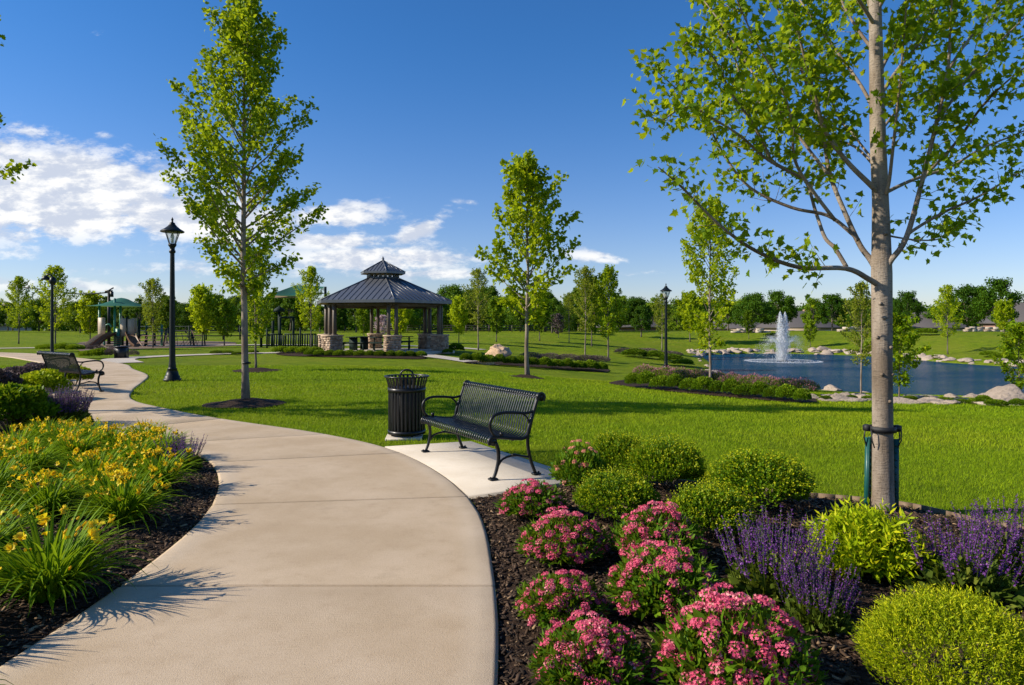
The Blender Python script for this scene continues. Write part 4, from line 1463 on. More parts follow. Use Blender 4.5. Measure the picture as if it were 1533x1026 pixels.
def B_pink(seed, col, nh=100, hs=.027):
    def f():
        P_, v = headpts(nh, .56, .40, seed)
        # leafy mound
        g = bushcloud(.50, .34, 1500, .060, NARROW, seed + 1, .12, .5, False, .6)
        n = 260; vv = rdir(n); vv[:, 2] = np.abs(vv[:, 2])
        sprigs(g, vv * np.array([.2, .2, .16]) + np.array([0, 0, .1]), norm(vv + np.array([0, 0, .5])), rng.uniform(.06, .12, n), LEAF, .045, 6)
        st = G(); fl = G()
        for k in range(nh):
            b = P_[k] * np.array([.35, .35, .15])
            st.tube(np.array([b, (b + P_[k]) / 2 + np.array([0, 0, .02]), P_[k] - v[k] * .008]), [.0028, .0024, .002], 4, .6)
        # each head a dome of tiny florets
        nf = 46
        ii = np.arange(nf) + .5; ph = np.arccos(1 - ii / nf * .85); th = PI * (1 + 5 ** .5) * ii
        dome = np.stack([np.sin(ph) * np.cos(th), np.sin(ph) * np.sin(th), np.cos(ph) * .55 - .2], -1)
        R = frames(np.cross(v, rdir(nh)), v)
        sz = hs * rng.uniform(.75, 1.25, nh)
        lum = rng.random(nh)
        for q in range(nf):
            pos = P_ + np.einsum('nij,j->ni', R, dome[q]) * sz[:, None] + rng.normal(0, .0022, (nh, 3))
            nn = norm(np.einsum('nij,j->ni', R, dome[q] + np.array([0, 0, .5])) + rdir(nh) * .25)
            fl.inst(FLORET, pos, frames(rdir(nh), nn), .0135 * rng.uniform(.8, 1.3, nh) * (hs / .03) ** .5, np.clip(lum * .45 + rng.random(nh) * .55, 0, 1))
        return [('foliage', g, L['forb']), ('stems', st, L['forb']), ('blossoms', fl, FL[col])]
    return f


def B_salvia(seed, col='purple', ns=90, h=.46, w=.62, mat='sage'):
    def f():
        global rng
        rng = np.random.default_rng(seed)
        g = G(); n = 900
        v = rdir(n); v[:, 2] = np.abs(v[:, 2])
        pos = v * np.array([w * .40, w * .40, h * .42]) * rng.uniform(.3, 1, n)[:, None] + np.array([0, 0, .02])
        g.inst(LEAF, pos, frames(v + rdir(n) * .6 + np.array([0, 0, .2]), rdir(n) + np.array([0, 0, .7])), .065 * rng.uniform(.5, 1.2, n))
        fl = G()
        q = np.sqrt(rng.random(ns)); an = rng.uniform(0, 2 * PI, ns)
        for k in range(ns):
            b = np.array([q[k] * math.cos(an[k]) * w * .30, q[k] * math.sin(an[k]) * w * .30, .04])
            d = norm(np.array([math.cos(an[k]) * q[k] * .42, math.sin(an[k]) * q[k] * .42, 1.]) + rng.normal(0, .07, 3))
            ln = h * rng.uniform(.75, 1.1) * (1 - .18 * q[k])
            e = b + d * ln
            g.tube(np.array([b, (b + e) / 2 + rng.normal(0, .006, 3), e]), [.0026, .0022, .0012], 4, .2)
            m = 46
            f_ = rng.uniform(.42, 1.0, m)
            pos = b + d * (ln * f_)[:, None] + rdir(m) * (.0065 * (1.25 - .75 * f_))[:, None]
            fl.inst(LEAF, pos, frames(rdir(m) + d * .7, rdir(m)), .0145 * (1.25 - .6 * f_) * rng.uniform(.8, 1.3, m), np.clip(rng.random(m) * .8 + rng.normal(.08, .1), 0, 1))
        return [('foliage', g, L[mat]), ('blossoms', fl, FL[col])]
    return f


def B_lily(seed, nl=270, nf=16):
    def f():
        global rng
        rng = np.random.default_rng(seed)
        g = G(); m = 8
        t = np.linspace(0, 1, m)
        for k in range(nl):
            an = rng.uniform(0, 2 * PI); r0 = rng.uniform(0, .10)
            ln = rng.uniform(.32, .60); lean = rng.uniform(.22, 1.15) ** .8
            el = PI / 2 - lean * .75
            bend = rng.uniform(.6, 1.9) * (.35 + lean)
            a_ = el - bend * t ** 1.6
            dr = np.concatenate([[0], np.cumsum(np.cos(a_[:-1]))]) * ln / (m - 1); dz = np.concatenate([[0], np.cumsum(np.sin(a_[:-1]))]) * ln / (m - 1)
            w = .0105 * rng.uniform(.7, 1.25) * np.clip(1.15 * (1 - t ** 2.5), .03, 1)
            c, s = math.cos(an), math.sin(an)
            sw = rng.normal(0, .06) * t ** 2
            x = (r0 + dr) * c - sw * s; y = (r0 + dr) * s + sw * c; z = np.maximum(dz, .01)
            Lp = np.stack([x - s * w, y + c * w, z + w * .5], -1); Rp = np.stack([x + s * w, y - c * w, z + w * .5], -1); Cp = np.stack([x, y, z], -1)
            V = np.stack([Lp, Cp, Rp], 1).reshape(-1, 3)
            i = np.arange(m - 1)[:, None] * 3; j = np.arange(2)[None, :]
            g.add(V, [np.stack([i + j, i + j + 1, i + 4 + j, i + 3 + j], -1).reshape(-1, 4)], rng.random() * .55 + np.repeat(t, 3) * .38)
        st = G(); fl = G()
        for k in range(nf):
            an = rng.uniform(0, 2 * PI); q = rng.uniform(0, .36)
            e = np.array([math.cos(an) * q, math.sin(an) * q, rng.uniform(.33, .47) - q * .26])
            b = e * np.array([.2, .2, 0])
            st.tube(np.array([b, (b + e) / 2 + np.array([0, 0, .03]), e]), [.004, .0035, .003], 5, .4)
            for z in range(rng.integers(1, 4)):
                o = e + rng.normal(0, .022, 3)
                d = norm(np.array([math.cos(an), math.sin(an), .9]) + rng.normal(0, .5, 3))
                sz = rng.uniform(.022, .038)
                if rng.random() < .3:     # closed bud
                    fl.tube(np.array([o, o + d * sz * .5, o + d * sz]), [.004, .007, .002], 5, .3)
                    continue
                for pt_ in range(6):
                    R0 = frames(d[None], rdir(1))[0]
                    ang = pt_ * PI / 3 + .2
                    side = R0[:, 0] * math.cos(ang) + R0[:, 2] * math.sin(ang)
                    tan = np.cross(d, side)
                    wd = sz * (.30 if pt_ % 2 else .40)
                    pts = [o, o + d * sz * .45 + side * sz * .22, o + d * sz * .85 + side * sz * .60, o + d * sz * .82 + side * sz * 1.0]
                    wv = [.08, .75, 1.0, .12]
                    V = []
                    for p_, w_ in zip(pts, wv): V += [p_ - tan * wd * w_, p_ + d * -.002, p_ + tan * wd * w_]
                    fl.add(np.array(V), [np.array([(r * 3 + c_, r * 3 + c_ + 1, r * 3 + c_ + 4, r * 3 + c_ + 3) for r in range(3) for c_ in range(2)])], rng.random() * .6 + np.repeat([0, .2, .35, .4], 3))
        return [('foliage', g, L['lily']), ('stems', st, L['lily']), ('blossoms', fl, FL['yellow'])]
    return f


def at(px, py):
    p = P(px, py); p.z += .03
    return p


# right bed
for k, (px, py, w, var, lab) in enumerate([
    (797, 785, 1.0, 0, 'small pink flowering mound at the corner of bench pad and path'),
    (843, 852, 1.08, 1, 'pink flowering mound second from the bench pad beside the path'),
    (840, 945, .86, 0, 'pink flowering mound with open green side midway along the path edge'),
    (885, 1050, .92, 1, 'pink flowering mound lowest beside the path at the bottom edge'),
    (985, 856, 1.15, 1, 'pink flowering mound directly below the round green bush by the bench'),
    (994, 935, 1.14, 0, 'pink flowering mound in the middle of the right bed, left of the purple spikes'),
    (1100, 1060, 1.26, 1, 'largest pink flowering mound at the bottom centre of the right bed')]):
    shrub('pink%d' % var, B_pink(70 + var * 9, 'pink', 135 if var else 112, .029), 'pink_yarrow', lab, 'flowering plant', at(px, py), k * 1.3, (w * .93, w * .93, w * (.76 if k < 3 else .82)), 'pink flowering mounds in the right bed')
shrub('coral', B_pink(88, 'coral', 46, .024), 'coral_yarrow', 'sparse coral orange flowering plant behind the right end of the bench', 'flowering plant', at(868, 744), 0, (.95, .95, 1.15))
for k, (px, py, s, v, lab) in enumerate([
    (925, 722, (.90, .90, .88), 0, 'yellow tipped bush behind the coral flowers, left one of the back pair'),
    (998, 740, (.98, .98, .92), 1, 'rounded green bush at the lawn edge, right one of the back pair'),
    (920, 790, (.82, .82, .78), 1, 'round green bush in front of the back pair, above the pink mounds'),
    (1138, 771, (1.16, 1.16, .93), 0, 'widest green bush at the lawn edge right of the bench'),
    (1063, 815, (.84, .84, .76), 0, 'low green bush between the widest bush and the pink mounds')]):
    shrub('box%d' % v, B_box(55 + v), 'boxwood_bush', lab, 'bush', at(px, py), k * 2.1, s, 'clipped green bushes in the right bed')
shrub('gold', B_gold, 'golden_bush', 'big golden green bush in the bottom right corner', 'bush', at(1424, 1080), .4, (.90, .90, .84))
shrub('lime', B_lime, 'lime_shrub', 'bright lime leafy shrub at the foot of the big maple', 'bush', at(1295, 872), 0, (1.0, 1.0, .96))
for k, (px, py, s, v, lab) in enumerate([
    (1160, 905, (1.1, 1.1, 1.02), 0, 'wide purple flower spikes left of the lime shrub'),
    (1222, 952, (.66, .66, .78), 1, 'small sparse purple spikes in front of the wide purple clump'),
    (1440, 905, (1.15, 1.15, 1.0), 1, 'wide purple flower spikes right of the lime shrub'),
    (1512, 872, (.95, .95, 1.02), 0, 'purple flower spikes at the right edge against the lawn')]):
    shrub('salvia%d' % v, B_salvia(90 + v, 'purple', 95 - 25 * v), 'purple_salvia', lab, 'flowering plant', at(px, py), k * 1.1, s, 'purple spiked plants in the right bed')

# left bed daylilies
for k, (px, py, s, lab) in enumerate([
    (72, 905, 1.0, 'nearest daylily clump with long arching leaves at the lower left'),
    (-200, 985, 1.0, 'daylily clump just outside the left edge, seen by its shadow on the path'),
    (-230, 1150, .95, 'daylily clump outside the lower left corner shading the path edge'),
    (-45, 870, 1.0, 'daylily clump cut by the left edge beside the nearest one'),
    (182, 792, .92, 'daylily clump with yellow blooms right behind the nearest one'),
    (70, 785, .88, 'daylily clump at the left behind the nearest one'),
    (-20, 765, .95, 'daylily clump cut by the left edge in the second row'),
    (232, 742, .88, 'daylily clump closest to the bulge of mulch by the path'),
    (140, 738, .86, 'daylily clump in the middle of the third row'),
    (40, 725, .88, 'daylily clump at the left of the third row'),
    (200, 706, .84, 'daylily clump third from the purple plant in the back rows'),
    (110, 702, .86, 'daylily clump in the back centre of the left bed'),
    (20, 694, .86, 'daylily clump near the dark green bush at the left edge'),
    (240, 692, .80, 'daylily clump next to the purple plant at the back'),
    (165, 684, .80, 'daylily clump on the far rim right of the lavender plant'),
    (95, 680, .80, 'daylily clump on the far rim in front of the lavender plant'),
    (165, 760, .74, 'small daylily clump filling the gap between the second and third rows'),
    (-5, 720, .9, 'daylily clump cut by the left edge in the third row'),
    (70, 672, .8, 'daylily clump on the far rim left of the lavender plant front'),
    (130, 668, .72, 'daylily clump on the far rim directly in front of the path bend'),
    (215, 675, .74, 'last daylily clump before the path bends away')]):
    v = k % 3
    shrub('lily%d' % v, B_lily(110 + v, 330, 26 + 6 * v), 'daylily', lab, 'flowering plant', at(px, py), k * 1.9, s, 'yellow daylily clumps in the left bed')
shrub('salvia1', B_salvia(91), 'purple_salvia', 'dark purple plant at the path edge behind the daylilies', 'flowering plant', at(272, 708), .3, (.75, .75, .85))
shrub('cat', B_salvia(97, 'mauve', 230, .42, .66), 'lavender_plant', 'mauve spiky plant in front of the left bench', 'flowering plant', at(92, 640), 0, (1.55, 1.35, 1.35))
shrub('cat', None, 'lavender_plant', 'mauve spiky plant between the dark green bush and the daylilies', 'flowering plant', at(48, 645), 2., (1.4, 1.3, 1.2))
for k, (px, py, s, lf, lab) in enumerate([
    (15, 650, (1.6, 1.6, 1.45), 'box', 'rounded dark green bush at the left edge in front of the left bench'),
    (-30, 610, (1.9, 1.9, 1.5), 'dusk', 'dusky purple bush cut by the left edge'),
    (30, 590, (1.5, 1.5, 1.2), 'dusk', 'dusky purple bush left of the left bench'),
    (60, 602, (1.5, 1.5, 1.2), 'gold', 'yellow green bush under the back of the left bench'),
    (112, 579, (1.2, 1.2, 1.0), 'gold', 'low yellow green plant behind the left bench seat'),
    (58, 573, (1.3, 1.3, 1.0), 'dusk', 'dusky purple bush behind the left bench')]):
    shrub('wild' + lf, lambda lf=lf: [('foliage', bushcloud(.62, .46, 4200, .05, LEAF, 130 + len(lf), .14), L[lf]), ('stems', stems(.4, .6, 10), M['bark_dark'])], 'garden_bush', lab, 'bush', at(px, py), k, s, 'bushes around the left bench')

# shrub rows farther off
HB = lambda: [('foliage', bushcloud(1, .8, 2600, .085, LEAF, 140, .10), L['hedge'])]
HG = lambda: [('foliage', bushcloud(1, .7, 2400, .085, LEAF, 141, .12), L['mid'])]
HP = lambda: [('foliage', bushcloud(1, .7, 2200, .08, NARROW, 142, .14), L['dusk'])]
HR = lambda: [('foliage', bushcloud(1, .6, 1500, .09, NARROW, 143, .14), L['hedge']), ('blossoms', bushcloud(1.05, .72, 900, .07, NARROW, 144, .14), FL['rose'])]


def row(kind, build, pts, name, label, group, cat='bush', jitter=0):
    for k, (px, py, wpx, hpx) in enumerate(pts):
        p = P(px, py); s = wpx / FPX * p.y; hz_ = hpx / FPX * p.y
        base = {'HB': .8, 'HG': .7, 'HP': .7, 'HR': .7}[kind]
        shrub(kind, build, name, label, cat, p, k * 1.7 + px, (s, s, hz_ / base), group)


row('HB', HB, [(x, 544 + (x - 695) * .066, 16 + (k % 3) * 3, 14 + (k % 2) * 2) for k, x in enumerate(range(697, 905, 17))], 'hedge_bush', 'rounded green shrub in the row right of the gazebo', 'green shrubs in the row right of the gazebo')
row('HP', HP, [(x, 540 + (x - 790) * .05, 34, 12) for x in (795, 822, 850, 878, 895)], 'purple_bush', 'low purplish shrub behind the green row past the bench', 'purplish shrubs behind the row right of the gazebo')
row('HB', HB, [(x, 581 + (x - 945) * .094, 22 + (k % 3) * 4, 21 + (k % 2) * 4) for k, x in enumerate(range(948, 1215, 21))], 'hedge_bush', 'rounded green shrub in the long border before the pond', 'green shrubs in the border before the pond')
row('HR', HR, [(x, 572 + (x - 970) * .088, 38, 25) for x in range(968, 1205, 26)], 'rose_bush', 'rosy flowering shrub at the back of the pond border', 'rosy shrubs at the back of the pond border', 'flowering plant')
row('HG', HG, [(x, 531 + (x - 420) * .02, 22, 12) for x in range(420, 480, 17)], 'garden_bush', 'yellow green shrub left before the gazebo', 'yellow green shrubs left before the gazebo')
row('HB', HB, [(x, 534.5 + (x - 480) * .013, 15 + (k % 2) * 3, 10) for k, x in enumerate(range(464, 630, 15))], 'hedge_bush', 'small round shrub in the row before the gazebo', 'small shrubs in the row before the gazebo')
row('HB', HB, [(325, 531, 18, 6), (341, 531, 16, 6), (355, 532, 14, 5), (378, 530, 16, 6), (682, 529, 22, 14), (670, 531, 14, 8)], 'garden_bush', 'dark low shrub on the lawn near the gazebo', 'dark low shrubs on the lawn near the gazebo')
row('HG', HG, [(70, 526, 26, 10), (95, 527, 26, 13), (112, 527, 24, 11), (135, 537, 26, 12), (152, 537, 26, 15)], 'garden_bush', 'yellow green shrub beside the far bend of the path', 'yellow green shrubs at the far path bend')
row('HP', HP, [(125, 526, 24, 9), (143, 525, 20, 8), (168, 537, 22, 16), (200, 535, 14, 10)], 'purple_bush', 'purplish shrub beside the far bend of the path', 'purplish shrubs at the far path bend')
row('HB', HB, [(950, 535, 34, 12), (980, 538, 32, 12), (1005, 543, 30, 12), (1022, 548, 28, 10), (1046, 566, 34, 12), (1030, 562, 22, 9)], 'hedge_bush', 'dark shrub on the pond bank behind the right lamp post', 'dark shrubs on the bank behind the right lamp post')
row('HP', HP, [(940, 531, 40, 9), (965, 531, 40, 9), (1000, 534, 40, 8)], 'purple_bush', 'purplish shrub on the pond bank left of the right lamp post', 'purplish shrubs on the pond bank')
row('HB', HB, [(1472, 607, 20, 14), (1492, 609, 26, 10), (1460, 606, 22, 8), (1440, 605, 18, 7), (1524, 610, 20, 12), (1236, 600, 16, 7), (1275, 598, 14, 6), (1300, 600, 16, 7), (1362, 601, 18, 8), (1412, 602, 16, 7), (1385, 599, 14, 6)], 'garden_bush', 'low green plant among the near pond stones', 'low green plants among the near pond stones')
row('HG', HG, [(1480, 535, 22, 9), (1497, 538, 26, 9), (1290, 528, 18, 5), (1400, 536, 14, 4), (1340, 515, 22, 7), (1160, 505, 30, 6), (1385, 502, 30, 10)], 'garden_bush', 'low green shrub on the far pond bank', 'low green shrubs on the far pond bank')

# ------------------------------------------------------------------ ROCKS
def ico(sub):
    import bmesh
    bm = bmesh.new(); bmesh.ops.create_icosphere(bm, subdivisions=sub, radius=1)
    V = np.array([v.co[:] for v in bm.verts]); F = np.array([[v.index for v in f.verts] for f in bm.faces]); bm.free()
    return V, F


ICO3, ICO4 = ico(3), ico(4)


def rockgeo(seed, tpl, flat=.55, planes=9):
    """a split boulder: a ball cut by random planes, then roughened"""
    rs = np.random.default_rng(seed)
    V = tpl[0].copy()
    for _ in range(planes):
        n = norm(rs.normal(size=3) * np.array([1, 1, .9])); d = rs.uniform(.45, .8) if planes < 20 else rs.uniform(.68, .92)
        k = V @ n - d
        V -= np.where(k > 0, k * .92, 0)[:, None] * n
    fr = rs.normal(size=(6, 3)) * 5
    V += norm(V) * (np.sin(V @ fr.T * 1.6 + rs.uniform(0, 6, 6)).mean(1) * .13)[:, None]
    V[:, 2] *= flat
    V += np.random.default_rng(seed + 1).normal(0, .022, V.shape)
    g = G(); g.add(V, [tpl[1]], rs.random())
    return g


ROCKS = []
for k in range(5):
    o = rockgeo(200 + k, ICO3, [.5, .6, .42, .7, .5][k]).build('shore_rock', M['rockp'])
    ROCKS.append(o)
used = [False] * 5



def rock(k, loc, s, rz, label, group, name='shore_rock', mat=None):
    if not used[k]:
        o = ROCKS[k]; used[k] = True
    else:
        o = ROCKS[k].copy(); COL.objects.link(o)
    o.name = name
    o.location = loc; o.scale = s; o.rotation_euler = (0, 0, rz)
    tag(o, label, 'rock', group)
    return o


rs = np.random.default_rng(9)
pc = POND.mean(0)
for k in range(0, len(POND)):
    a, b = POND[k], POND[(k + 1) % len(POND)]
    sl = np.linalg.norm(b - a)
    m = (a + b) / 2
    if m[0] > m[1] * .80 + 1: continue
    far_ = m[1] > 46
    nst = max(1, int(sl / (.78 if far_ else .40 if m[1] < 34 else .62)))
    for q in range(nst):
        p_ = a + (b - a) * (q + rs.random() * .8) / nst
        out = norm(p_ - pc)
        for rr_ in range(3 if far_ and p_[0] > 19 else 1):
            off = rs.uniform(-.3, .6) + rr_ * .55
            pos = p_ + out * off
            s = (.30 + .55 * rs.random() ** 2) * (1.0 if far_ and p_[0] > 19 else .5 if m[1] < 34 else .62)
            if rs.random() < (.10 if p_[0] > 19 or p_[1] < 34 else .55): continue
            rock(int(rs.integers(5)), (pos[0], pos[1], tz(*pos) - .02 + s * .10 if not inside(POND, *pos) else WATER + .02), (s * rs.uniform(1, 1.7), s, s * rs.uniform(.7, 1.1)), rs.uniform(0, 6.28), 'pale limestone rock in the stone edging along the pond', 'pale rocks edging the pond')
rs2 = np.random.default_rng(44)
for px in np.arange(1218, 1500, 5.2):
    if 1304 < px < 1340: continue
    p = P(px + rs2.uniform(-3, 3), 597 + (px - 1218) * .022 + rs2.uniform(-6, 5)); s = .10 + .26 * rs2.random() ** 1.5
    rock(int(rs2.integers(5)), (p.x, p.y, p.z + .03), (s * rs2.uniform(1, 1.9), s, s * rs2.uniform(.6, 1)), rs2.uniform(0, 6.28), 'pale limestone rock in the stone edging along the pond', 'pale rocks edging the pond')
for px, py, s, lab in ((1505, 606, (.95, .7, .75), 'large flat tan boulder on the near pond bank at the right edge'), (1392, 604, (.5, .35, .16), 'flat pale slab on the near pond bank right of the trunk'), (1262, 600, (.45, .3, .15), 'flat pale slab on the near pond bank left of the trunk')):
    p = P(px, py)
    rock(3 if py == 606 else 2, (p.x, p.y, p.z + .05), s, .1, lab, None, 'boulder')
p = P(747, 542)
s = 24 / FPX * p.y
o = rockgeo(230, ICO4, .70, 26).build('boulder', M['rockt'], None, False, (p.x, p.y, p.z + .3)); o.scale = (s * 1.0, s * .8, s * 1.25); o.rotation_euler = (0, 0, 2.3)
tag(o, 'big rough tan boulder right of the gazebo', 'rock')
p = P(726, 546); o = rockgeo(231, ICO4, .4, 10).build('boulder', M['rockt'], None, False, (p.x, p.y, p.z + .1)); s = 14 / FPX * p.y; o.scale = (s, s * .6, s)
tag(o, 'low flat rock in front of the big tan boulder', 'rock')
p = P(782, 545); o = rockgeo(232, ICO4, .4, 10).build('boulder', M['rockt'], None, False, (p.x, p.y, p.z + .06)); s = 11 / FPX * p.y; o.scale = (s, s * .7, s * .9)
tag(o, 'small low rock at the right of the big tan boulder', 'rock')

# ------------------------------------------------------------------ FOUNTAIN
FD = (EYE - WATER) * FPX / (541 - HZN); FX = (1172 - CXP) / FPX * FD
fo = empty('fountain', 'white twin jet fountain spraying up from the pond', 'fountain', (FX, FD, WATER))
rng = np.random.default_rng(300)
STREAK = (np.array([(0, 0, -.5), (.5, 0, 0), (0, 0, .5), (-.5, 0, 0), (0, .5, 0), (0, -.5, 0)]) , np.array([(0, 1, 2, 3), (0, 4, 2, 5)]))


def streaks(g, pos, d, ln, w):
    n = len(pos)
    z = norm(d); x = norm(np.cross(z, rdir(n))); y = np.cross(z, x)
    R = np.stack([x * w[:, None], y * w[:, None], z * ln[:, None]], -1)
    g.inst(STREAK, pos, R, np.ones(n))


JH = 4.35
for jx in (-.24, .20):
    g = G(); n = 6800
    t = rng.random(n) ** .9
    z = JH * (1 if jx < 0 else .99) * (1 - t ** 1.7)
    wr = .022 + .66 * t ** 1.25 * (1 - .3 * t ** 4)
    q = rng.normal(0, .5, (n, 2)) * wr[:, None]
    pos = np.column_stack([jx * (1 - .35 * t) + q[:, 0], q[:, 1], z])
    streaks(g, pos, np.column_stack([q * .3, np.ones(n)]), rng.uniform(.08, .30, n), rng.uniform(.010, .026, n))
    g.build('jet', M['spray'], fo)
for sx in (-1, 1):
    for kk, (dist, hh) in enumerate(((1.3, 1.8), (2.0, 2.05))):
        g = G(); n = 1800
        t = rng.random(n) ** 1.4; az = (0 if sx > 0 else PI) + (kk - .5) * .7
        az = az + rng.normal(0, .22, n)
        x = dist * 2 * t * .62; z = 4 * hh * t * (1 - t * .92) * .98
        sp = (.02 + .55 * t * t)[:, None] * rng.normal(0, 1, (n, 3)) * .5
        pos = np.stack([np.cos(az) * x, np.sin(az) * x, np.maximum(z, 0)], -1) + sp
        d = np.stack([np.cos(az), np.sin(az), 1.6 - 3.2 * t], -1)
        streaks(g, pos, d, rng.uniform(.05, .22, n), rng.uniform(.004, .011, n))
        g.build('spray_arc', M['spray'], fo)
g = G(); n = 3800
an = rng.uniform(0, 2 * PI, n); r = np.where(rng.random(n) < .55, rng.normal(3.1, .10, n), np.sqrt(rng.random(n)) * 3.2)
pos = np.stack([r * np.cos(an), r * np.sin(an), rng.uniform(.0, .05, n)], -1)
streaks(g, pos, rdir(n) * np.array([1, 1, .3]), rng.uniform(.05, .12, n), rng.uniform(.012, .035, n))
g.build('foam', M['spray'], fo)
g = G(); g.lathe([(0, .12), (.12, .12), (.16, .05), (.5, .04), (.5, -.1)], 16); g.build('nozzle_float', M['strap'], fo, True)

# ------------------------------------------------------------------ HOUSES
def house(label, px, D, wpx, pyr, wallm, rz=0., depth=9., chim=True):
    x = (px - CXP) / FPX * D; z0 = tz(x, D) - .1
    W = wpx / FPX * D; top = EYE + (HZN - pyr) / FPX * D - z0
    h = max(2.6, top * .50)
    o = empty('house', label, 'house', (x, D, z0), rz)
    wd = G(); wd.box((0, 0, h / 2), (W, depth, h)); wl = wd.build('wall', M[wallm], o)
    e = .5
    a = [(-W / 2 - e, -depth / 2 - e, h - .1), (W / 2 + e, -depth / 2 - e, h - .1), (W / 2 + e, depth / 2 + e, h - .1), (-W / 2 - e, depth / 2 + e, h - .1)]
    ins = min(W, depth) * .36
    r_ = [(-W / 2 + ins, 0, top), (W / 2 - ins, 0, top)]
    g = G(); g.add(a + r_, [np.array([(0, 1, 5, 4), (2, 3, 4, 5)]), np.array([(1, 2, 5), (3, 0, 4)])])
    lo = [(p[0], p[1], p[2] - .2) for p in a]
    g.add(a + lo, [np.array([(0, 4, 5, 1), (1, 5, 6, 2), (2, 6, 7, 3), (3, 7, 4, 0), (4, 7, 6, 5)])])
    rf = g.build('roof', M['shingle'], o)
    if chim:
        g = G(); g.box((W * .22, .8, top * .93), (.8, .7, 1.5)); g.build('chimney', M['wallb'], rf)
    nw = max(2, int(W / 3.2))
    for k in range(nw):
        wx = -W / 2 + W * (k + .5) / nw
        if k == nw // 2:
            g = G(); g.box((wx, -depth / 2 - .03, 1.05), (1.0, .1, 2.1)); g.build('door', M['trim'], o)
            continue
        g = G()
        for dx, dz, sx, sz in ((0, .65, 1.3, .1), (0, -.65, 1.3, .1), (-.6, 0, .1, 1.2), (.6, 0, .1, 1.2), (0, 0, .06, 1.2)):
            g.box((wx + dx, -depth / 2 - .04, 1.5 + dz), (sx, .08, sz))
        wf = g.build('window', M['trim'], o)
        g = G(); g.box((wx, -depth / 2 - .01, 1.5), (1.12, .03, 1.2)); g.build('pane', M['pane'], wf)
    return o


house('brown roofed house peeking between trees left of the right lamp post', 938, 128, 76, 465, 'wallb')
house('grey roofed house behind trees just right of the fountain', 1192, 124, 84, 466, 'wall', .1)
house('low grey roofed house between trees right of the big trunk', 1385, 126, 80, 467, 'wall', -.1)
house('brick house with grey roof at the right edge', 1550, 124, 120, 453, 'wallb', -.25)
house('roof of a house at the far left edge of the park', -8, 126, 60, 458, 'wall')
house('pale house behind the tree line left of the fountain', 1105, 132, 80, 470, 'wall', .05, 9, False)

# pale landscape walls beyond the pond
for px, w, lab in ((1118, 48, 'low pale stone wall beyond the pond left of the fountain'), (1270, 30, 'low pale stone wall beyond the pond left of the big trunk'), (1478, 70, 'low pale stone wall beyond the pond at the right')):
    D = 92; x = (px - CXP) / FPX * D; wm = w / FPX * D
    g = G(); r2 = np.random.default_rng(px)
    for lv in range(2):
        xx = -wm / 2 + lv * r2.uniform(.2, 1.5)
        while xx < wm / 2:
            l = r2.uniform(.4, 1.3); q_ = r2.uniform(.24, .40); g.box((xx + l / 2, r2.uniform(-.2, .2), .05 + lv * .30 + q_ / 2), (l - .03, .6, q_), r2.normal(0, .12), r2.random(), .015); xx += l
    o = g.build('stone_wall', M['rockp'], None, False, (x, D, tz(x, D) - .05)); tag(o, lab, 'stone wall')
# low park fence far behind the gazebo
def fence(p0, p1, label, h=1.0, mat='trim', n=16):
    a = np.array(p0); b = np.array(p1); d = b - a; Lf = np.linalg.norm(d); rz = math.atan2(d[1], d[0])
    o = empty('park_fence', label, 'fence', (a[0], a[1], tz(a[0], a[1])), rz)
    for z in (.3, .65, .95):
        g = G(); g.box((Lf / 2, 0, h * z), (Lf, .05, .09)); g.build('rail', M[mat], o)
    for k in range(n + 1):
        g = G(); g.box((Lf * k / n, 0, h / 2), (.10, .12, h)); g.build('post', M[mat], o)


fence((-18, 88), (6, 90), 'low grey rail fence far behind the gazebo', .9, 'post')
fence((-34, 62), (-22, 63), 'dark green rail fence behind the playground', 1.3, 'play_dark', 8)

# ------------------------------------------------------------------ PLAYGROUND
def pxp(px, D, z=None):
    x = (px - CXP) / FPX * D
    return np.array([x, D, tz(x, D) if z is None else z])


PDp = 49.
p0 = pxp(187, PDp)
pg = empty('playground', 'play tower with green canopy, tan panels and slides', 'playground', p0)
u = PDp / FPX     # metres per picture pixel there


def lx(px): return (px - 187) * u


def lz(py): return EYE + (HZN - py) * u - p0[2]


for k, (px, dy, top) in enumerate([(159, -.8, 455), (173, .9, 474), (184, -1.0, 449), (202, -1.0, 476), (206, 1.2, 452), (213, -.4, 480), (166, 1.2, 455), (225, .6, 486), (240, .2, 488)]):
    g = G(); g.tube(np.array([(lx(px), dy, 0), (lx(px), dy, lz(top))]), .075, 10); g.lathe([(.085, lz(top)), (.06, lz(top) + .06), (0, lz(top) + .08)], 10, c=(lx(px), dy, 0)); g.build('post', M['play_dark' if k % 2 else 'play_green'], pg)
g = G()   # peaked canopy
cx0, cx1 = lx(149), lx(214); zt = lz(446)
nu = 13
for k in range(nu - 1):
    pass
U = np.linspace(0, 1, nu); Vv = np.linspace(-1, 1, 7)
pts = []
for a in U:
    for b in Vv:
        x = cx0 + (cx1 - cx0) * a
        z = lz(459) + (zt - lz(459)) * (1 - abs(b)) * min(1, 3 * min(a, 1 - a)) * (.88 + .12 * math.cos(a * 12.6))
        pts.append((x, b * 1.8, z))
i = np.arange(nu - 1)[:, None] * 7; j = np.arange(6)[None, :]
g.add(pts, [np.stack([i + j, i + 7 + j, i + 8 + j, i + 1 + j], -1).reshape(-1, 4)])
g.build('canopy', M['sail'], pg, True)
g = G(); g.box((lx(186), 0, lz(502)), ((lx(210) - lx(164)), 2.0, .10)); g.build('deck', M['play_brown'], pg)
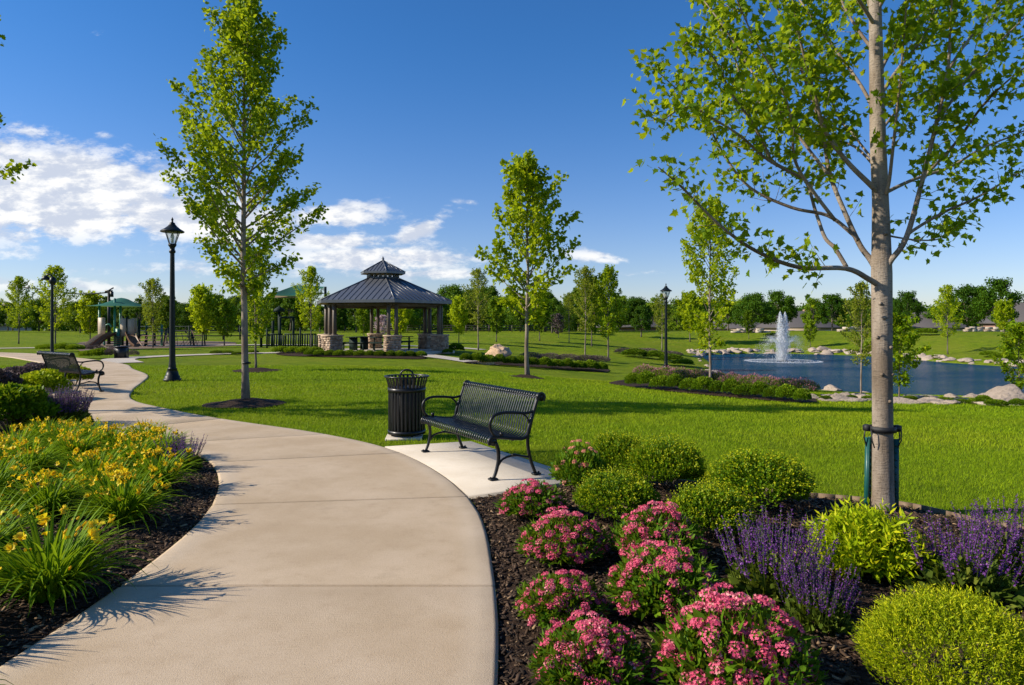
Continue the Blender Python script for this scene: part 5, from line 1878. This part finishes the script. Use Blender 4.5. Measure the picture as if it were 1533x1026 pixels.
for a, b, t, bt, dy, mt in ((160, 170, 476, 503, -1.02, 'play_tan'), (193, 201, 477, 503, -1.05, 'play_tan'), (203, 212, 478, 503, -1.0, 'play_tan'), (172, 181, 480, 500, 1.0, 'play_green'), (184, 192, 476, 500, 1.1, 'play_tan'), (187, 193, 492, 518, -1.15, 'play_green')):
    g = G(); g.box(((lx(a) + lx(b)) / 2, dy, (lz(t) + lz(bt)) / 2), (lx(b) - lx(a), .09, lz(t) - lz(bt)), 0, .5, .02)
    g.build('panel', M[mt], pg)


def slide(pts, w, mat):
    c = spline(np.array(pts), 6); g = G()
    n = len(c); prof = [(-w / 2, .22), (-w / 2, 0), (w / 2, 0), (w / 2, .22)]
    t = norm(np.gradient(c, axis=0)); sd = norm(np.cross(t, np.array([0, 0, 1.])))
    V = np.stack([c + sd * a + np.array([0, 0, b]) for a, b in prof], 1).reshape(-1, 3)
    i = np.arange(n - 1)[:, None] * 4; j = np.arange(3)[None, :]
    g.add(V, [np.stack([i + j, i + j + 1, i + 5 + j, i + 4 + j], -1).reshape(-1, 4)])
    g.build('slide', M[mat], pg, True)


slide([(lx(172), -1.0, lz(502)), (lx(168), -1.7, lz(507)), (lx(164), -2.3, lz(515)), (lx(161), -2.6, lz(519))], .5, 'play_tan')
slide([(lx(206), -1.0, lz(500)), (lx(215), -1.5, lz(507)), (lx(224), -1.9, lz(515)), (lx(231), -2.1, lz(519))], .6, 'play_brown')
slide([(lx(184), -1.0, lz(500)), (lx(181), -1.9, lz(506)), (lx(177), -2.6, lz(516)), (lx(175), -2.8, lz(519))], .5, 'play_brown')
g = G()
for k in range(7):
    g.box((lx(193) , -1.3 - k * .18, lz(502) - .1 - k * .15), (.8, .22, .05))
g.build('steps', M['play_brown'], pg)
g = G()
g.tube(spline(np.array([(lx(150), .5, 0), (lx(150), .5, lz(492)), (lx(153), .5, lz(487)), (lx(158), .5, lz(486)), (lx(161), .5, lz(490))]), 5), .06, 8)
g.build('climbing_bar', M['play_green'], pg, True)

# net climber right of the tower
p1 = pxp(236, 48.)
nc = empty('rope_climber', 'low rope climbing net right of the playground tower', 'play equipment', p1)
for s in (-1, 1):
    g = G(); g.tube(np.array([(s * .9, 0, 0), (s * .75, 0, 1.35)]), .06, 8); g.build('post', M['play_dark'], nc)
g = G()
for k in range(6):
    f = k / 5; g.tube(np.array([(-.75 + 1.5 * f, 0, 1.3 - .25 * math.sin(f * PI)), (-1.0 + 2.0 * f, -1.1, 0)]), .018, 5); g.tube(np.array([(-.78 - .2 * f, -1.1 * f, 1.25 * (1 - f) + .02), (.78 + .2 * f, -1.1 * f, 1.25 * (1 - f) + .02)]), .018, 5)
g.build('net', M['wallb'], nc)

dup(nc, 'second rope climbing net further right of the playground tower', pxp(268, 49.), .6, (1.1, .8, .9))
dup(nc, 'small rope climbing net at the right end of the playground', pxp(296, 50.), -.4, (.8, .8, .75))

# shade sail structure between the tall tree and gazebo
p2 = pxp(425, 47.)
u2 = 47. / FPX


def qx(px): return (px - 425) * u2


def qz(py): return EYE + (HZN - py) * u2 - p2[2]


ss = empty('shade_shelter', 'tan and green shade sails on posts behind the tall left tree', 'shade sail', p2)
for px, dy, top in ((391, 0, 463), (398, 1.4, 470), (415, .4, 462), (433, .9, 474), (422, -.4, 476), (480, 1.2, 428)):
    g = G(); g.tube(np.array([(qx(px), dy, 0), (qx(px), dy, qz(top))]), .09, 10); g.build('post', M['play_dark'], ss)


def sail(pts, mat, sag=.3):
    a, b, c, d = [np.array(q, float) for q in pts]; n = 8; V = []
    for i_ in range(n + 1):
        for j_ in range(n + 1):
            s, t = i_ / n, j_ / n
            q = a * (1 - s) * (1 - t) + b * s * (1 - t) + c * s * t + d * (1 - s) * t
            q[2] -= sag * 16 * s * (1 - s) * t * (1 - t)
            V.append(q)
    i_ = np.arange(n)[:, None] * (n + 1); j_ = np.arange(n)[None, :]
    g = G(); g.add(V, [np.stack([i_ + j_, i_ + j_ + 1, i_ + n + 2 + j_, i_ + n + 1 + j_], -1).reshape(-1, 4)])
    g.build('sail', M[mat], ss, True)


sail([(qx(412), -1.5, qz(444)), (qx(455), -1.5, qz(444)), (qx(481), 1.4, qz(428)), (qx(430), 1.8, qz(425))], 'sail')
sail([(qx(410), -1.7, qz(448)), (qx(462), -1.7, qz(447)), (qx(483), 1.2, qz(438)), (qx(425), 1.2, qz(436))], 'sailtan', .15)
g = G(); g.tube(np.array([(qx(422), -.4, qz(476)), (qx(433), .9, qz(475))]), .07, 8); g.lathe([(.0, qz(458)), (.35, qz(463)), (.40, qz(467)), (.0, qz(466))], 12, c=(qx(415), .4, 0)); g.build('cross_bar', M['play_dark'], ss)

sw = empty('play_bridge', 'dark play equipment with low barriers left of the gazebo', 'play equipment', pxp(436, 45.))
for s in (-1.6, -.5, .6, 1.7):
    g = G(); g.tube(np.array([(s, 0, 0), (s, 0, 1.1 + .25 * math.sin(s * 3))]), .06, 8); g.build('post', M['play_dark'], sw)
for a, b, mt in ((-1.55, -.55, 'play_dark'), (-.45, .55, 'play_dark'), (.65, 1.65, 'play_dark')):
    g = G()
    for k in range(6): g.box((a + (b - a) * (k + .5) / 6, 0, .5), (.09, .06, .8))
    g.box(((a + b) / 2, 0, .92), (b - a, .07, .08)); g.build('panel', M[mt], sw)

# sail mast with stay cables left of the tower
pm = pxp(163, 52.); um = 52 / FPX
mz = EYE + (HZN - 436) * um - pm[2]
ms = empty('sail_mast', 'dark mast with fittings and stay cable behind the green canopy', 'mast', pm)
g = G(); g.tube(np.array([(0, 0, 0), (0, 0, mz)]), [.12, .09], 10); g.build('pole', M['lampm'], ms)
g = G(); g.box((0, 0, mz), (.5, .12, .14), .2); g.tube(np.array([(-.3, 0, mz - .1), (.35, 0, mz + .25)]), .05, 6); g.box((.22, 0, mz - .25), (.16, .2, .4)); g.build('fitting', M['lampm'], ms)
g = G(); lxm = (38 - 163) * um
g.tube(spline(np.array([(0, 0, mz - .1), (lxm * .25, 0, mz - .22), (lxm * .5, 0, mz - .16), (lxm * .75, 0, mz + .08), (lxm, 0, mz + .28)]), 4), .05, 6); g.build('stay_cable', M['strap'], ms)

# edging strip along the lawn side of the right bed
ed = spline(np.array([(.66, 7.31), (1.15, 7.14), (1.75, 6.80), (2.68, 6.34), (3.4, 6.0), (3.76, 5.47), (4.26, 4.97), (5.2, 4.33)]), 6)
g = G()
for a, b in zip(ed[:-1], ed[1:]):
    d = b - a; g.box(((a[0] + b[0]) / 2, (a[1] + b[1]) / 2, .0), (np.linalg.norm(d) + .004, .012, .085), math.atan2(d[1], d[0]))
tag(g.build('edging_strip', M['edging']), 'brown edging strip between right mulch bed and lawn', kind='structure')

# ------------------------------------------------------------------ WORLD, SUN, CAMERA
SUN_EL = math.radians(31)
SUN_AZ = math.radians(-96)        # compass angle from +Y clockwise: the sun stands to the left
sd = Vector((math.sin(SUN_AZ) * math.cos(SUN_EL), math.cos(SUN_AZ) * math.cos(SUN_EL), math.sin(SUN_EL)))
w = bpy.data.worlds.new('World'); sc.world = w; w.use_nodes = True
nt = w.node_tree
for n in list(nt.nodes): nt.nodes.remove(n)
N = NT(nt)
out = N.new('ShaderNodeOutputWorld'); bg = N.new('ShaderNodeBackground')
sky = N.new('ShaderNodeTexSky', sky_type='NISHITA')
sky.sun_disc = False; sky.sun_elevation = SUN_EL; sky.sun_rotation = SUN_AZ
sky.altitude = 0; sky.air_density = 1.0; sky.dust_density = .2; sky.ozone_density = 3.0
hs = N.new('ShaderNodeHueSaturation'); nt.links.new(sky.outputs[0], hs.inputs['Color']); hs.inputs['Saturation'].default_value = 1.08; hs.inputs['Value'].default_value = 1.0; hs.inputs['Hue'].default_value = .505
tc = N.new('ShaderNodeTexCoord'); sx = N.new('ShaderNodeSeparateXYZ'); nt.links.new(tc.outputs['Generated'], sx.inputs[0])
yy = N.math('MAXIMUM', sx.outputs[1], .05)
uu = N.math('DIVIDE', sx.outputs[0], yy); vv = N.math('DIVIDE', sx.outputs[2], yy)
mask = None
for (px, py, a, b, slope, wgt) in [(60, 290, 240, 72, .06, 1.3), (-10, 240, 120, 50, .3, 1.0), (130, 262, 110, 42, .2, 1.0), (270, 322, 200, 40, .10, 1.15), (505, 325, 95, 26, -.02, .85), (540, 312, 60, 14, .1, .7), (628, 345, 62, 20, -.45, .85), (560, 388, 150, 24, .0, .98),
                                   (500, 362, 100, 18, 0, .85), (890, 385, 80, 13, .1, .72), (700, 385, 60, 9, .1, .6), (20, 380, 80, 12, 0, .5), (950, 408, 60, 7, 0, .55), (80, 428, 210, 13, .05, .62), (330, 402, 240, 16, .0, .56), (45, 196, 60, 16, .2, .62), (165, 204, 32, 9, 0, .62), (110, 225, 60, 26, .4, .6), (640, 410, 140, 11, 0, .78), (120, 60, 60, 10, -.3, .36), (700, 303, 26, 6, 0, .5)]:
    u0 = (px - CXP) / FPX; v0 = (HZN - py) / FPX
    du = N.math('SUBTRACT', uu, u0)
    dv = N.math('ADD', N.math('SUBTRACT', vv, v0), N.math('MULTIPLY', du, slope))
    e = N.math('ADD', N.math('POWER', N.math('ABSOLUTE', N.math('MULTIPLY', du, FPX / a)), 2.), N.math('POWER', N.math('ABSOLUTE', N.math('MULTIPLY', dv, FPX / b)), 2.))
    gss = N.math('MULTIPLY', N.math('EXPONENT', N.math('MULTIPLY', e, -.9)), wgt)
    mask = gss if mask is None else N.math('MAXIMUM', mask, gss)
cb = N.new('ShaderNodeCombineXYZ'); N.put(cb.inputs[0], N.math('MULTIPLY', uu, 8.)); N.put(cb.inputs[1], N.math('MULTIPLY', vv, 18.))
n1 = N.noise(cb.outputs[0], 1.7, 12, .64); n2 = N.noise(cb.outputs[0], .8, 3, .5)
cb2 = N.new('ShaderNodeCombineXYZ'); N.put(cb2.inputs[0], N.math('ADD', N.math('MULTIPLY', uu, 8.), .12)); N.put(cb2.inputs[1], N.math('SUBTRACT', N.math('MULTIPLY', vv, 18.), .25))
n3 = N.noise(cb2.outputs[0], 1.7, 8, .62)
dens = N.math('ADD', N.math('MULTIPLY', mask, .85), N.math('MULTIPLY', N.math('SUBTRACT', N.math('ADD', N.math('MULTIPLY', n1, .75), N.math('MULTIPLY', n2, .25)), .5), 2.5))
alpha = N.math('MULTIPLY', N.ramp(dens, .26, .60), N.ramp(mask, .05, .3))
alpha = N.math('MULTIPLY', alpha, N.ramp(mask, .3, .85, .45, .96))
shade = N.ramp(N.math('SUBTRACT', n1, n3), -.10, .13)
ccol = N.mix(shade, (5.6, 6.1, 7.2), (9.6, 9.5, 9.3))
tint = N.mix(N.ramp(sx.outputs[2], .0, .42), (.98, .98, 1.22), (.44, .93, 1.30))
skyc = N.mix(1., hs.outputs[0], tint, 'MULTIPLY')
col = N.mix(alpha, skyc, ccol)
nt.links.new(col, bg.inputs[0]); bg.inputs[1].default_value = .084
nt.links.new(bg.outputs[0], out.inputs[0])

sl = bpy.data.lights.new('Sun', 'SUN'); sl.energy = 5.0; sl.angle = math.radians(.5); sl.color = (1.0, .90, .74)
so = bpy.data.objects.new('Sun', sl); COL.objects.link(so)
so.rotation_euler = sd.to_track_quat('Z', 'Y').to_euler(); so.location = sd * 50

cam = bpy.data.cameras.new('Camera'); co = bpy.data.objects.new('Camera', cam); COL.objects.link(co)
co.location = (0, 0, EYE); co.rotation_euler = (PI / 2, 0, 0)
cam.lens = 24; cam.sensor_width = 36; cam.sensor_fit = 'HORIZONTAL'
cam.shift_y = (HZN - 513) / 1533
cam.clip_start = .05; cam.clip_end = 4000
sc.camera = co
sc.view_settings.view_transform = 'Standard'; sc.view_settings.look = 'None'; sc.view_settings.gamma = 1; sc.view_settings.exposure = .43
sc.render.engine = 'CYCLES'
sc.cycles.max_bounces = 8; sc.cycles.transparent_max_bounces = 24; sc.cycles.caustics_reflective = False; sc.cycles.caustics_refractive = False
sc.cycles.sample_clamp_indirect = 6
